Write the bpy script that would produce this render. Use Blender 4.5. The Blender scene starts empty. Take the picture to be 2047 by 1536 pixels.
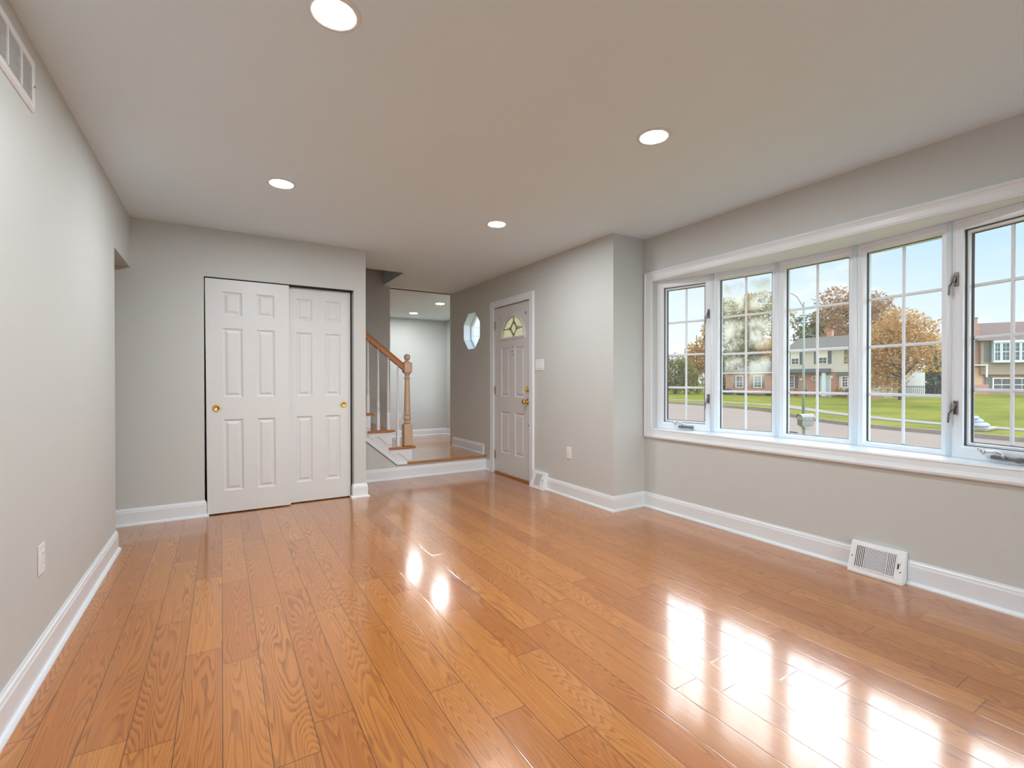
import bpy, bmesh, math, random
from mathutils import Vector, Matrix
R = math.radians
S = bpy.context.scene
COL = S.collection
random.seed(7)

# ------------------------------------------------------------------ camera
cam_d = bpy.data.cameras.new('camera')
cam = bpy.data.objects.new('camera', cam_d)
COL.objects.link(cam)
cam_d.sensor_fit = 'HORIZONTAL'
cam_d.sensor_width = 36.0
cam_d.lens = 952.36 * 36.0 / 2047.0
cam_d.clip_start = 0.05
cam_d.clip_end = 600
cam.location = (0, 0, 1.144)
cam.rotation_euler = (R(90 - 0.344), 0, -R(31.378))
S.camera = cam
S.view_settings.view_transform = 'Standard'
S.view_settings.look = 'None'
S.view_settings.exposure = 0.38
S.view_settings.gamma = 1.0
S.view_settings.use_curve_mapping = False
S.cycles.use_denoising = True
S.cycles.max_bounces = 14
S.cycles.diffuse_bounces = 8
S.cycles.glossy_bounces = 6
S.cycles.transmission_bounces = 8
S.cycles.transparent_max_bounces = 16
S.cycles.caustics_reflective = False
S.cycles.caustics_refractive = False
S.cycles.sample_clamp_indirect = 8.0

LAMP = 300.0          # radiance of the recessed lamps
LAMP_COL = (0.96, 0.98, 1.0)

# ------------------------------------------------------------------ node helpers
class NT:
    def __init__(s, tree): s.t = tree; s.n = tree.nodes; s.l = tree.links
    def node(s, typ, **kw):
        n = s.n.new(typ)
        for k, v in kw.items(): setattr(n, k, v)
        return n
    def put(s, sock, v):
        if isinstance(v, bpy.types.NodeSocket): s.l.new(v, sock)
        elif isinstance(v, (tuple, list)):
            if sock.type == 'RGBA' and len(v) == 3: v = (*v, 1)
            sock.default_value = v
        else: sock.default_value = v
    def math(s, op, a, b=None, c=None, clamp=False):
        n = s.node('ShaderNodeMath', operation=op, use_clamp=clamp)
        s.put(n.inputs[0], a)
        if b is not None: s.put(n.inputs[1], b)
        if c is not None: s.put(n.inputs[2], c)
        return n.outputs[0]
    def mix(s, f, a, b, mode='MIX'):
        n = s.node('ShaderNodeMix', data_type='RGBA', blend_type=mode)
        s.put(n.inputs[0], f); s.put(n.inputs[6], a); s.put(n.inputs[7], b)
        return n.outputs[2]
    def ramp(s, f, stops, interp='LINEAR'):
        n = s.node('ShaderNodeValToRGB'); e = n.color_ramp.elements
        n.color_ramp.interpolation = interp
        while len(e) > 1: e.remove(e[-1])
        e[0].position = stops[0][0]; e[0].color = (*stops[0][1], 1)
        for p, c in stops[1:]:
            x = e.new(p); x.color = (*c, 1)
        s.put(n.inputs[0], f); return n.outputs[0]
    def sep(s, v):
        n = s.node('ShaderNodeSeparateXYZ'); s.put(n.inputs[0], v); return n.outputs
    def comb(s, x, y, z):
        n = s.node('ShaderNodeCombineXYZ')
        s.put(n.inputs[0], x); s.put(n.inputs[1], y); s.put(n.inputs[2], z); return n.outputs[0]
    def noise(s, v, scale, detail=2, rough=.5, dim='3D'):
        n = s.node('ShaderNodeTexNoise', noise_dimensions=dim)
        s.put(n.inputs['Vector'], v); s.put(n.inputs['Scale'], scale)
        s.put(n.inputs['Detail'], detail); s.put(n.inputs['Roughness'], rough)
        return n.outputs[0]
    def white(s, v):
        n = s.node('ShaderNodeTexWhiteNoise', noise_dimensions='3D'); s.put(n.inputs[0], v); return n.outputs[0]
    def smooth(s, v, a, b):
        n = s.node('ShaderNodeMapRange', interpolation_type='SMOOTHSTEP')
        s.put(n.inputs[0], v); s.put(n.inputs[1], a); s.put(n.inputs[2], b)
        return n.outputs[0]
    def obj(s): return s.node('ShaderNodeTexCoord').outputs['Object']
    def bump(s, h, strength, dist=.01):
        n = s.node('ShaderNodeBump'); s.put(n.inputs['Strength'], strength)
        s.put(n.inputs['Distance'], dist); s.put(n.inputs['Height'], h); return n.outputs[0]

def new_mat(name):
    m = bpy.data.materials.new(name); m.use_nodes = True
    m.node_tree.nodes.clear(); return m, NT(m.node_tree)

def pbsdf(t, **kw):
    b = t.node('ShaderNodeBsdfPrincipled')
    for k, v in kw.items(): t.put(b.inputs[k.replace('_', ' ')], v)
    o = t.node('ShaderNodeOutputMaterial'); t.l.new(b.outputs[0], o.inputs[0]); return b

def simple(name, col, rough=.5, metal=0.0, var=.03, scale=30, bump=0.0, spec=.5):
    m, t = new_mat(name)
    n = t.noise(t.obj(), scale, 3)
    f = t.math('MULTIPLY_ADD', n, 2 * var, 1 - var)
    c = t.mix(1.0, (*col, 1), t.comb(f, f, f), 'MULTIPLY')
    b = pbsdf(t, Base_Color=c, Roughness=rough, Metallic=metal)
    b.inputs['Specular IOR Level'].default_value = spec
    if bump: t.l.new(t.bump(n, bump, .002), b.inputs['Normal'])
    return m

# ------------------------------------------------------------------ world: pale evening sky, bright thin cloud around the sun
w = bpy.data.worlds.new('sky'); S.world = w; w.use_nodes = True
w.node_tree.nodes.clear(); t = NT(w.node_tree)
dr = t.node('ShaderNodeTexCoord').outputs['Generated']
nx, ny, nz = t.sep(dr)
base = t.ramp(nz, [(0, (.80, .81, .84)), (.10, (.66, .76, .86)), (.24, (.45, .66, .88)), (.6, (.45, .65, .95)), (1, (.35, .55, .9))])
pv = t.comb(t.math('DIVIDE', nx, t.math('ADD', nz, .22)), t.math('DIVIDE', ny, t.math('ADD', nz, .22)), nz)
cn = t.noise(pv, 1.7, 6, .58)
cmask = t.smooth(cn, .46, .62)
azl = t.smooth(t.math('SUBTRACT', ny, t.math('MULTIPLY', nx, .45)), -.3, .45)
cmask = t.math('MULTIPLY', cmask, t.math('MULTIPLY_ADD', azl, .6, .4))
base = t.mix(azl, base, t.mix(.55, base, (.82, .84, .88, 1)))
base = t.mix(cmask, base, (.90, .88, .87, 1))
# thin sun-lit cloud deck higher up, around the sun's bearing
sd = Vector((math.sin(R(69)), math.cos(R(69)), 0))
az = t.math('ADD', t.math('MULTIPLY', nx, sd.x), t.math('MULTIPLY', ny, sd.y))
hl = t.math('SQRT', t.math('ADD', t.math('MULTIPLY', nx, nx), t.math('ADD', t.math('MULTIPLY', ny, ny), 1e-5)))
azc = t.math('DIVIDE', az, hl)
glow = t.math('MULTIPLY', t.smooth(nz, .28, .37), t.smooth(azc, .86, .985))
glow = t.math('MULTIPLY', glow, t.math('SUBTRACT', 1, t.smooth(nz, .55, .68)))
glow = t.math('MULTIPLY', glow, t.math('MULTIPLY_ADD', cn, .8, .6))
below = t.smooth(nz, -.02, 0.0)
col = t.mix(below, (.20, .21, .14, 1), base)
add = t.mix(1.0, col, t.mix(glow, (0, 0, 0, 1), (9.0, 9.0, 9.2, 1)), 'ADD')
# the half of the sky at our back is brighter: raised as fill light, strongest towards the patio side
west = t.math('MULTIPLY', t.math('SUBTRACT', 1, t.smooth(azc, -.25, .30)), below)
syc = t.math('DIVIDE', ny, hl)
south = t.math('MULTIPLY', t.math('SUBTRACT', 1, t.smooth(syc, -.92, -.55)), below)
add = t.mix(1.0, add, t.mix(west, (1, 1, 1, 1), (1.65, 1.45, 1.25, 1)), 'MULTIPLY')
add = t.mix(1.0, add, t.mix(south, (1, 1, 1, 1), (4.2, 4.0, 3.9, 1)), 'MULTIPLY')
bg = t.node('ShaderNodeBackground'); t.put(bg.inputs[0], add); bg.inputs[1].default_value = 1.0
o = t.node('ShaderNodeOutputWorld'); t.l.new(bg.outputs[0], o.inputs[0])
w.cycles.sampling_method = 'MANUAL'; w.cycles.sample_map_resolution = 1024

# ------------------------------------------------------------------ materials
M = {}
M['wall'] = simple('wall_paint', (.57, .60, .59), .55, var=.012, scale=6, spec=.3)
M['ceiling'] = simple('ceiling_paint', (.745, .89, .985), .75, var=.01, scale=4, spec=.2)
M['trim'] = simple('trim_paint', (.75, .81, .86), .32, var=.01, scale=8)
M['door'] = simple('door_paint', (.66, .69, .71), .38, var=.012, scale=8)
M['entry'] = simple('entry_door_paint', (.64, .66, .67), .38, var=.012, scale=8)
M['vinyl'] = simple('window_vinyl', (.79, .87, .94), .28, var=.006, scale=8)
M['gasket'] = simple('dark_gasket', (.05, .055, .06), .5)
M['dark'] = simple('dark_void', (.02, .02, .02), .8)
M['brass'] = simple('brass', (.78, .53, .16), .18, 1.0, var=.05)
M['hinge'] = simple('aged_hinge', (.30, .25, .18), .35, 1.0, var=.2, scale=120)
M['pewter'] = simple('dark_pewter', (.23, .22, .21), .32, .85, var=.08, scale=90)
M['nickel'] = simple('bright_nickel', (.62, .62, .62), .22, 1.0, var=.05)
M['plastic'] = simple('white_plastic', (.78, .81, .83), .30, var=.005)
M['grille'] = simple('white_enamel', (.79, .82, .84), .30, var=.005)
M['filter'] = simple('grey_filter', (.42, .43, .43), .8)
M['came'] = simple('brass_came', (.34, .23, .07), .35, .8, var=.1)

def wood(name, a, b, rough=.22, axis='x', scale=1.0):
    m, t = new_mat(name)
    x, y, z = t.sep(t.obj())
    if axis == 'x': v = t.comb(t.math('MULTIPLY', x, .12), y, z)
    elif axis == 'y': v = t.comb(x, t.math('MULTIPLY', y, .12), z)
    else: v = t.comb(x, y, t.math('MULTIPLY', z, .12))
    n = t.noise(v, 40 * scale, 4, .6)
    g = t.math('SINE', t.math('MULTIPLY', t.noise(v, 9 * scale, 2), 60))
    f = t.math('ADD', t.math('MULTIPLY', n, .7), t.math('MULTIPLY_ADD', g, .12, .15), clamp=True)
    b_ = pbsdf(t, Base_Color=t.mix(f, (*a, 1), (*b, 1)), Roughness=rough)
    b_.inputs['Coat Weight'].default_value = .3
    return m
M['oak'] = wood('stained_oak', (.33, .115, .022), (.54, .215, .048), .25, 'x', 1.3)
M['newel'] = wood('raw_oak', (.50, .35, .235), (.62, .455, .32), .5, 'z')

# oak plank floor: boards run along +y
m, t = new_mat('oak_plank_floor')
P = t.obj(); x, y, z = t.sep(P)
PW = .130
xr = t.math('DIVIDE', x, PW); row = t.math('FLOOR', xr); fx = t.math('FRACT', t.math('ADD', xr, 200))
ro = t.white(t.comb(row, 3.1, 7.7)); ro2 = t.white(t.comb(row, 9.3, 1.7))
blen = t.math('MULTIPLY_ADD', ro2, .55, .72)
yr = t.math('ADD', t.math('DIVIDE', y, blen), t.math('MULTIPLY', ro, 9.0))
idx = t.math('FLOOR', yr); fy = t.math('FRACT', t.math('ADD', yr, 200))
pid = t.white(t.comb(row, idx, 2.2)); pid2 = t.white(t.comb(row, idx, 8.8)); pid3 = t.white(t.comb(row, idx, 5.5))
tone = t.ramp(pid, [(0, (.42, .138, .020)), (.22, (.46, .160, .025)), (.55, (.49, .180, .030)), (.8, (.54, .210, .038)), (1, (.46, .155, .024))])
gx = t.math('ADD', x, t.math('MULTIPLY', pid2, 37.0))
gv = t.comb(gx, t.math('MULTIPLY_ADD', y, .085, t.math('MULTIPLY', pid3, 23.0)), 0.0)
warp = t.noise(t.comb(t.math('MULTIPLY', gx, 1.0), t.math('MULTIPLY', y, .35), pid), 11, 2, .5)
n1 = t.noise(gv, 9.0, 1.0, .4)
ph = t.math('MULTIPLY_ADD', warp, 10.0, t.math('MULTIPLY', n1, 235.0))
saw = t.math('FRACT', t.math('MULTIPLY', ph, .159))
rings = t.math('MULTIPLY', t.smooth(saw, .25, .92), t.math('SUBTRACT', 1, t.smooth(saw, .93, .999)))
amt = t.math('MULTIPLY_ADD', t.noise(gv, 4.0, 1), 1.1, -.2, clamp=True)
streak = t.noise(t.comb(t.math('MULTIPLY', gx, 260), t.math('MULTIPLY', y, 5.0), pid), 1.0, 3, .6)
knot = t.smooth(t.noise(t.comb(gx, t.math('MULTIPLY', y, .5), pid3), 7.0, 2), .70, .80)
dk = t.math('MULTIPLY', rings, t.math('MULTIPLY_ADD', amt, .70, .26))
dk = t.math('MULTIPLY', dk, t.math('MULTIPLY_ADD', t.smooth(streak, .30, .62), .55, .55))
dk = t.math('ADD', dk, t.math('MULTIPLY', t.smooth(streak, .42, .75), .20))
dk = t.math('ADD', dk, t.math('MULTIPLY', knot, .35), clamp=True)
colr = t.mix(dk, tone, t.mix(1.0, tone, (.40, .30, .26, 1), 'MULTIPLY'))
ex = t.math('MINIMUM', fx, t.math('SUBTRACT', 1, fx)); ex = t.math('MULTIPLY', ex, PW)
ey = t.math('MULTIPLY', t.math('MINIMUM', fy, t.math('SUBTRACT', 1, fy)), blen)
gap = t.math('MINIMUM', ex, ey); gapm = t.smooth(gap, .0006, .0020)
colr = t.mix(gapm, (.11, .042, .014, 1), colr)
b = pbsdf(t, Base_Color=colr, Roughness=.30)
b.inputs['Specular IOR Level'].default_value = .35
b.inputs['Coat Weight'].default_value = 1.0
b.inputs['Coat Roughness'].default_value = .12
b.inputs['Coat IOR'].default_value = 1.55
hb = t.math('ADD', t.math('MULTIPLY', t.smooth(gap, .0, .004), .5), t.math('MULTIPLY', t.noise(t.comb(x, t.math('MULTIPLY', y, .4), pid), 9.0, 1), .16))
hb = t.math('ADD', hb, t.math('MULTIPLY', dk, -.05))
bn = t.bump(hb, .10, .004)
t.l.new(bn, b.inputs['Coat Normal'])
M['floor'] = m

def glass_mat(name, fog=False):
    m, t = new_mat(name)
    tr = t.node('ShaderNodeBsdfTransparent'); t.put(tr.inputs[0], (.97, .985, .98, 1))
    du = t.node('ShaderNodeBsdfTranslucent'); t.put(du.inputs[0], (.95, .96, 1, 1))
    mx = t.node('ShaderNodeMixShader'); mx.inputs[0].default_value = .022  # faint haze mixed in to imitate glare over the outside view
    t.l.new(tr.outputs[0], mx.inputs[1]); t.l.new(du.outputs[0], mx.inputs[2])
    out = mx.outputs[0]
    if fog:   # condensation inside the failed double pane: clouds in the middle of each lite
        uv = t.node('ShaderNodeTexCoord').outputs['UV']; u, v, _ = t.sep(uv)
        def lite(c, n):
            f = t.math('FRACT', t.math('MULTIPLY', c, n)); return t.math('MINIMUM', f, t.math('SUBTRACT', 1, f))
        nz_ = t.noise(t.comb(t.math('MULTIPLY', u, 2.0), t.math('MULTIPLY', v, 4.5), 3.0), 1.6, 4, .6)
        a = t.math('MULTIPLY', t.smooth(lite(u, 2), .03, .22), t.smooth(lite(v, 4), .04, .25))
        a = t.math('MULTIPLY', a, t.smooth(nz_, .34, .66))
        a = t.math('MULTIPLY', a, t.smooth(v, .22, .50))
        a = t.math('MULTIPLY', a, .42)
        df = t.node('ShaderNodeBsdfTranslucent'); t.put(df.inputs[0], (.93, .92, .86, 1))
        m2 = t.node('ShaderNodeMixShader'); t.put(m2.inputs[0], a)
        t.l.new(out, m2.inputs[1]); t.l.new(df.outputs[0], m2.inputs[2]); out = m2.outputs[0]
    o = t.node('ShaderNodeOutputMaterial'); t.l.new(out, o.inputs[0]); return m
M['glass'] = glass_mat('window_glass')
M['fogged'] = glass_mat('fogged_window_glass', True)
m, t = new_mat('textured_fanlight_glass')
tr = t.node('ShaderNodeBsdfTranslucent'); t.put(tr.inputs[0], (.62, .60, .47, 1))
tp = t.node('ShaderNodeBsdfTransparent'); t.put(tp.inputs[0], (.62, .60, .50, 1))
mx = t.node('ShaderNodeMixShader'); mx.inputs[0].default_value = .45
t.l.new(tr.outputs[0], mx.inputs[1]); t.l.new(tp.outputs[0], mx.inputs[2])
o = t.node('ShaderNodeOutputMaterial'); t.l.new(mx.outputs[0], o.inputs[0]); M['fanglass'] = m

m, t = new_mat('lamp_diffuser')
e = t.node('ShaderNodeEmission'); t.put(e.inputs[0], (*LAMP_COL, 1)); e.inputs[1].default_value = LAMP
o = t.node('ShaderNodeOutputMaterial'); t.l.new(e.outputs[0], o.inputs[0]); M['lamp'] = m

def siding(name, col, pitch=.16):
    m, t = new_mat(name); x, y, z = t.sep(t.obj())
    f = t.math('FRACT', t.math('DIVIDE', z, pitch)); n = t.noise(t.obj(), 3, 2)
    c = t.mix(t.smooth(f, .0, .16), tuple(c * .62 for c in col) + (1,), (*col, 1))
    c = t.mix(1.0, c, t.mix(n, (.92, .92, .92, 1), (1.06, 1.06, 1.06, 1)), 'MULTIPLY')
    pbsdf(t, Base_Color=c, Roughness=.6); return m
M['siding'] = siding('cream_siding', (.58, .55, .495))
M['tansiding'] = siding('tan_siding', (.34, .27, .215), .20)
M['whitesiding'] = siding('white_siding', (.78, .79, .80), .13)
def brick(name, c1, c2, mortar, sc=1.0):
    m, t = new_mat(name); x, y, z = t.sep(t.obj())
    n = t.node('ShaderNodeTexBrick'); t.put(n.inputs['Vector'], t.comb(t.math('ADD', x, y), z, 0.0))
    t.put(n.inputs['Color1'], (*c1, 1)); t.put(n.inputs['Color2'], (*c2, 1)); t.put(n.inputs['Mortar'], (*mortar, 1))
    n.inputs['Scale'].default_value = sc; n.inputs['Brick Width'].default_value = .23; n.inputs['Row Height'].default_value = .085
    n.inputs['Mortar Size'].default_value = .014
    pbsdf(t, Base_Color=n.outputs[0], Roughness=.8); return m
M['brick'] = brick('red_brick', (.36, .115, .065), (.46, .17, .10), (.50, .40, .34))
M['brick2'] = brick('brown_brick', (.30, .13, .085), (.40, .20, .13), (.40, .32, .27))
def shingle(name, col):
    m, t = new_mat(name); n = t.noise(t.obj(), 9, 5, .7)
    x, y, z = t.sep(t.obj()); f = t.smooth(t.math('FRACT', t.math('DIVIDE', z, .09)), 0, .2)
    c = t.mix(n, tuple(c * .75 for c in col) + (1,), tuple(c * 1.2 for c in col) + (1,))
    c = t.mix(f, t.mix(1.0, c, (.8, .8, .8, 1), 'MULTIPLY'), c)
    pbsdf(t, Base_Color=c, Roughness=.9, Specular_IOR_Level=.08); return m
M['shingle'] = shingle('grey_shingles', (.185, .172, .14))
M['shingle2'] = shingle('brown_shingles', (.23, .165, .14))
M['shingle3'] = shingle('dark_shingles', (.12, .13, .13))
M['shutter'] = simple('blue_grey_shutter', (.10, .13, .16), .5)
M['shutter2'] = simple('grey_green_shutter', (.17, .19, .19), .5)
M['extwhite'] = simple('exterior_white', (.80, .80, .80), .5)
M['paleblue'] = simple('pale_blue_paint', (.58, .72, .80), .45)
M['tandoor'] = simple('tan_door', (.52, .34, .20), .5)
M['paledoor'] = simple('pale_green_door', (.55, .62, .58), .45)
M['extglass'] = simple('dim_window_glass', (.11, .12, .13), .15, var=.35, scale=2.5, spec=.15)
M['shade'] = simple('window_shade', (.75, .72, .66), .7)
M['terracotta'] = simple('terracotta', (.48, .20, .15), .7)
M['iron'] = simple('black_iron', (.03, .03, .03), .5)
M['polepaint'] = simple('pale_green_pole', (.24, .31, .255), .5)
M['lampgrey'] = simple('streetlight_grey', (.28, .25, .22), .5)
M['mail'] = simple('grey_mailbox_plastic', (.20, .195, .185), .5)
M['mail2'] = simple('pale_grey_plastic', (.30, .295, .28), .5)
M['sack'] = simple('pale_sack', (.34, .37, .44), .6, var=.15, scale=6)
M['card'] = simple('tan_board', (.42, .36, .30), .8, var=.1)
M['bark'] = simple('bark', (.12, .085, .06), .9, var=.3, scale=12)
M['concrete'] = simple('concrete', (.26, .225, .19), .85, var=.12, scale=2.5)
M['added_patio'] = simple('added_patio_concrete', (.62, .61, .59), .85, var=.06, scale=1.5)
M['curb'] = simple('weathered_curb', (.26, .215, .185), .9, var=.3, scale=3)
m, t = new_mat('asphalt'); n = t.noise(t.obj(), .5, 6, .7); n2 = t.noise(t.obj(), 14, 3, .7)
c = t.mix(n, (.265, .205, .162, 1), (.36, .28, .225, 1)); c = t.mix(1.0, c, t.mix(n2, (.85, .85, .85, 1), (1.1, 1.1, 1.1, 1)), 'MULTIPLY')
pbsdf(t, Base_Color=c, Roughness=.95, Specular_IOR_Level=.05); M['asphalt'] = m
m, t = new_mat('lawn_grass'); n = t.noise(t.obj(), .33, 4, .6); n2 = t.noise(t.obj(), 7, 4, .7)
c = t.ramp(n, [(.3, (.145, .165, .018)), (.5, (.21, .215, .026)), (.7, (.29, .255, .040))])
c = t.mix(1.0, c, t.mix(n2, (.62, .66, .55, 1), (1.3, 1.28, 1.25, 1)), 'MULTIPLY')
pbsdf(t, Base_Color=c, Roughness=.98, Specular_IOR_Level=.02); M['grass'] = m
def leafmat(name, cols, trans=.45):
    m, t = new_mat(name)
    r = t.node('ShaderNodeNewGeometry').outputs['Random Per Island']
    n = t.noise(t.obj(), .45, 2)
    f = t.math('MULTIPLY_ADD', r, .55, t.math('MULTIPLY', n, .5))
    st = [(.15 + .75 * i / (len(cols) - 1), c) for i, c in enumerate(cols)]
    c = t.ramp(f, st)
    d = t.node('ShaderNodeBsdfDiffuse'); t.put(d.inputs[0], c)
    q = t.node('ShaderNodeBsdfTranslucent'); t.put(q.inputs[0], c)
    mx = t.node('ShaderNodeMixShader'); mx.inputs[0].default_value = trans
    t.l.new(d.outputs[0], mx.inputs[1]); t.l.new(q.outputs[0], mx.inputs[2])
    o = t.node('ShaderNodeOutputMaterial'); t.l.new(mx.outputs[0], o.inputs[0]); return m
M['leaf_green'] = leafmat('green_leaves', [(.16, .17, .05), (.24, .23, .07), (.40, .31, .10)])
M['leaf_gold'] = leafmat('golden_leaves', [(.33, .22, .06), (.55, .34, .09), (.74, .48, .16)])
M['leaf_pale'] = leafmat('pale_olive_leaves', [(.24, .22, .10), (.37, .33, .17), (.52, .44, .25)])
M['leaf_brown'] = leafmat('russet_leaves', [(.28, .17, .10), (.42, .26, .15), (.56, .38, .23)])
M['leaf_dark'] = leafmat('dark_leaves', [(.12, .13, .06), (.19, .19, .09), (.30, .26, .12)])
M['leaf_orange'] = leafmat('autumn_leaves', [(.38, .23, .08), (.58, .36, .14), (.72, .50, .24)])
M['leaf_spruce'] = leafmat('spruce_needles', [(.11, .125, .085), (.17, .18, .12), (.24, .23, .15)], .2)
M['leaf_shrub'] = leafmat('shrub_leaves', [(.07, .08, .04), (.12, .12, .06), (.20, .12, .08)], .2)

# ------------------------------------------------------------------ mesh builder
class MB:
    def __init__(s): s.v = []; s.f = []; s.uv = None
    def add(s, vs, fs):
        o = len(s.v); s.v += [tuple(v) for v in vs]; s.f += [tuple(i + o for i in f) for f in fs]; return s
    def box(s, x0, x1, y0, y1, z0, z1, P=None):
        vs = [(x, y, z) for x in (x0, x1) for y in (y0, y1) for z in (z0, z1)]
        if P: vs = [P(*v) for v in vs]
        return s.add(vs, [(0, 1, 3, 2), (4, 6, 7, 5), (0, 4, 5, 1), (2, 3, 7, 6), (0, 2, 6, 4), (1, 5, 7, 3)])
    def prism(s, pts, a, b, P=None):          # polygon in (p,q) extruded a..b ; P maps (p,q,h)
        P = P or (lambda p, q, h: (p, q, h)); n = len(pts)
        vs = [P(p, q, a) for p, q in pts] + [P(p, q, b) for p, q in pts]
        return s.add(vs, [tuple(range(n - 1, -1, -1)), tuple(range(n, 2 * n))] + [(i, (i + 1) % n, n + (i + 1) % n, n + i) for i in range(n)])
    def rings(s, rs, close=True, cap=(True, True)):
        n = len(rs[0]); vs = [p for r in rs for p in r]; fs = []
        for k in range(len(rs) - 1):
            for i in range(n if close else n - 1):
                fs.append((k * n + i, k * n + (i + 1) % n, (k + 1) * n + (i + 1) % n, (k + 1) * n + i))
        if cap[0]: fs.append(tuple(range(n - 1, -1, -1)))
        if cap[1]: fs.append(tuple((len(rs) - 1) * n + i for i in range(n)))
        return s.add(vs, fs)
    def tube(s, pts, r, n=8, cap=True):
        pts = [Vector(p) for p in pts]; rs = []
        rr = r if isinstance(r, (list, tuple)) else [r] * len(pts)
        for i, p in enumerate(pts):
            d = (pts[min(i + 1, len(pts) - 1)] - pts[max(i - 1, 0)]).normalized()
            a = d.orthogonal().normalized() if abs(d.z) > .95 else d.cross(Vector((0, 0, 1))).normalized()
            b = d.cross(a)
            rs.append([p + (a * math.cos(2 * math.pi * k / n) + b * math.sin(2 * math.pi * k / n)) * rr[i] for k in range(n)])
        return s.rings(rs, True, (cap, cap))
    def lathe(s, prof, c, n=24, axis='z', cap=True):   # prof [(r,h)]
        rs = []
        for r, h in prof:
            ring = []
            for k in range(n):
                a = 2 * math.pi * (k + .5) / n; u, v = r * math.cos(a), r * math.sin(a)
                if axis == 'z': ring.append((c[0] + u, c[1] + v, c[2] + h))
                elif axis == 'x': ring.append((c[0] + h, c[1] + u, c[2] + v))
                else: ring.append((c[0] + u, c[1] + h, c[2] + v))
            rs.append(ring)
        return s.rings(rs, True, (cap, cap))
    def sweep(s, path, prof, up, closed=False, side=1):
        # path: 3D points in a plane with normal 'up'; prof: (offset to the side, height along up); mitred
        path = [Vector(p) for p in path]; up = Vector(up); n = len(path); rs = []
        for i in range(n):
            a = path[i - 1] if (i > 0 or closed) else None
            b = path[(i + 1) % n] if (i < n - 1 or closed) else None
            ns = []
            for q, r in ((a, path[i]), (path[i], b)):
                if q is not None and r is not None: ns.append((r - q).normalized().cross(up) * side)
            if len(ns) == 2:
                m_ = (ns[0] + ns[1]); m_ = m_ / (m_.length_squared / 2) if m_.length > 1e-6 else ns[0]
            else: m_ = ns[0]
            rs.append([path[i] + m_ * o_ + up * h for o_, h in prof])
        if closed: rs.append(rs[0])
        return s.rings(rs, True, (not closed, not closed))
    def build(s, name, mat, parent=None, smooth=False, world=True, bevel=0):
        me = bpy.data.meshes.new(name)
        vs = s.v
        if parent is not None and world:
            I = XF[parent.name].inverted(); vs = [tuple(I @ Vector(v)) for v in vs]
        me.from_pydata([tuple(v) for v in vs], [], s.f)
        bm = bmesh.new(); bm.from_mesh(me); bmesh.ops.recalc_face_normals(bm, faces=bm.faces); bm.to_mesh(me); bm.free()
        if s.uv:
            l = me.uv_layers.new()
            for lp in me.loops: l.data[lp.index].uv = s.uv[lp.vertex_index]
        me.materials.append(M[mat] if isinstance(mat, str) else mat)
        if smooth:
            for p in me.polygons: p.use_smooth = True
        ob = bpy.data.objects.new(name, me); COL.objects.link(ob)
        XF[ob.name] = XF[parent.name] if parent is not None else Matrix.Identity(4)
        if parent is not None: ob.parent = parent
        if bevel:
            md = ob.modifiers.new('bevel', 'BEVEL'); md.width = bevel; md.segments = 2; md.limit_method = 'ANGLE'
        return ob
XF = {}
def tag(o, label, cat, group=None, kind=None):
    o['label'] = label; o['category'] = cat
    if group: o['group'] = group
    if kind: o['kind'] = kind
    return o
def thing(name, loc, label, cat, rz=0, group=None, kind=None):
    o = bpy.data.objects.new(name, None); COL.objects.link(o); o.empty_display_size = .1
    o.location = loc; o.rotation_euler = (0, 0, rz)
    XF[o.name] = Matrix.Translation(loc) @ Matrix.Rotation(rz, 4, 'Z')
    return tag(o, label, cat, group, kind)
def st(name, mb, mat, label, cat, **kw):
    return tag(mb.build(name, mat, **kw), label, cat, kind='structure')

# ------------------------------------------------------------------ dimensions
H = 2.44
xW, xJ, yJ, yC, xL, yL, xC = 3.314, 2.927, 3.098, 4.786, -.613, 4.136, 1.222
yS = 5.45           # face of landing and stairs
yB = 6.42           # wall behind the stairs
yE = 6.46           # end of entry wall
yF = 9.52           # far wall
xR = 4.13           # right wall of the far room
LZ = .19            # landing height
WB, WT, Wy0, Wy1 = .72, 2.04, .535, 3.005   # bow window opening

# ------------------------------------------------------------------ shell
mb = MB()
mb.box(-2.2, 3.314, -2.2, 3.1, -.1, 0).box(-2.2, xJ + .02, 3.1, 6.46, -.1, 0).box(0, xR, 6.46, yF, -.1, 0)
st('floor', mb, 'floor', 'glossy orange oak plank floor running through the room', 'floor')
mb = MB()
mb.box(-2.12, 3.434, -2.32, 5.55, H, H + .16).box(1.868, 3.077, 5.55, 6.6, H, H + .16)
mb.box(-.12, 4.25, 6.54, 9.64, H, H + .16).box(3.077, 4.25, 6.46, 6.54, H, H + .16)
st('ceiling', mb, 'ceiling', 'flat off white ceiling with recessed lights', 'ceiling')
mb = MB().box(xL - .12, xL, -2.2, yL, -.05, H).box(xL - .12, xL, yL, yC, 2.045, H)
st('wall_left', mb, 'wall', 'long pale grey wall on the left with a hall opening at its far end', 'wall')
mb = MB().box(-2.12, -2.0, 3.58, yC, -.05, H).box(-2.0, xL - .12, 3.58, 3.70, -.05, H)
st('wall_hall', mb, 'wall', 'grey wall of the side hall behind the left opening', 'wall')
mb = MB().box(-2.12, -.124, yC, yC + .12, -.05, H).box(-.124, 1.107, yC, yC + .12, 2.030, H).box(1.107, xC, yC, yC + .12, -.05, H)
mb.box(1.142, xC, yC + .12, yS, -.05, H).box(-.30, -.22, yC + .12, yS, -.05, H).box(-.30, xC, 5.40, yS - .005, -.05, H)
st('wall_closet', mb, 'wall', 'grey wall around the white sliding closet doors', 'wall')

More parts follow.
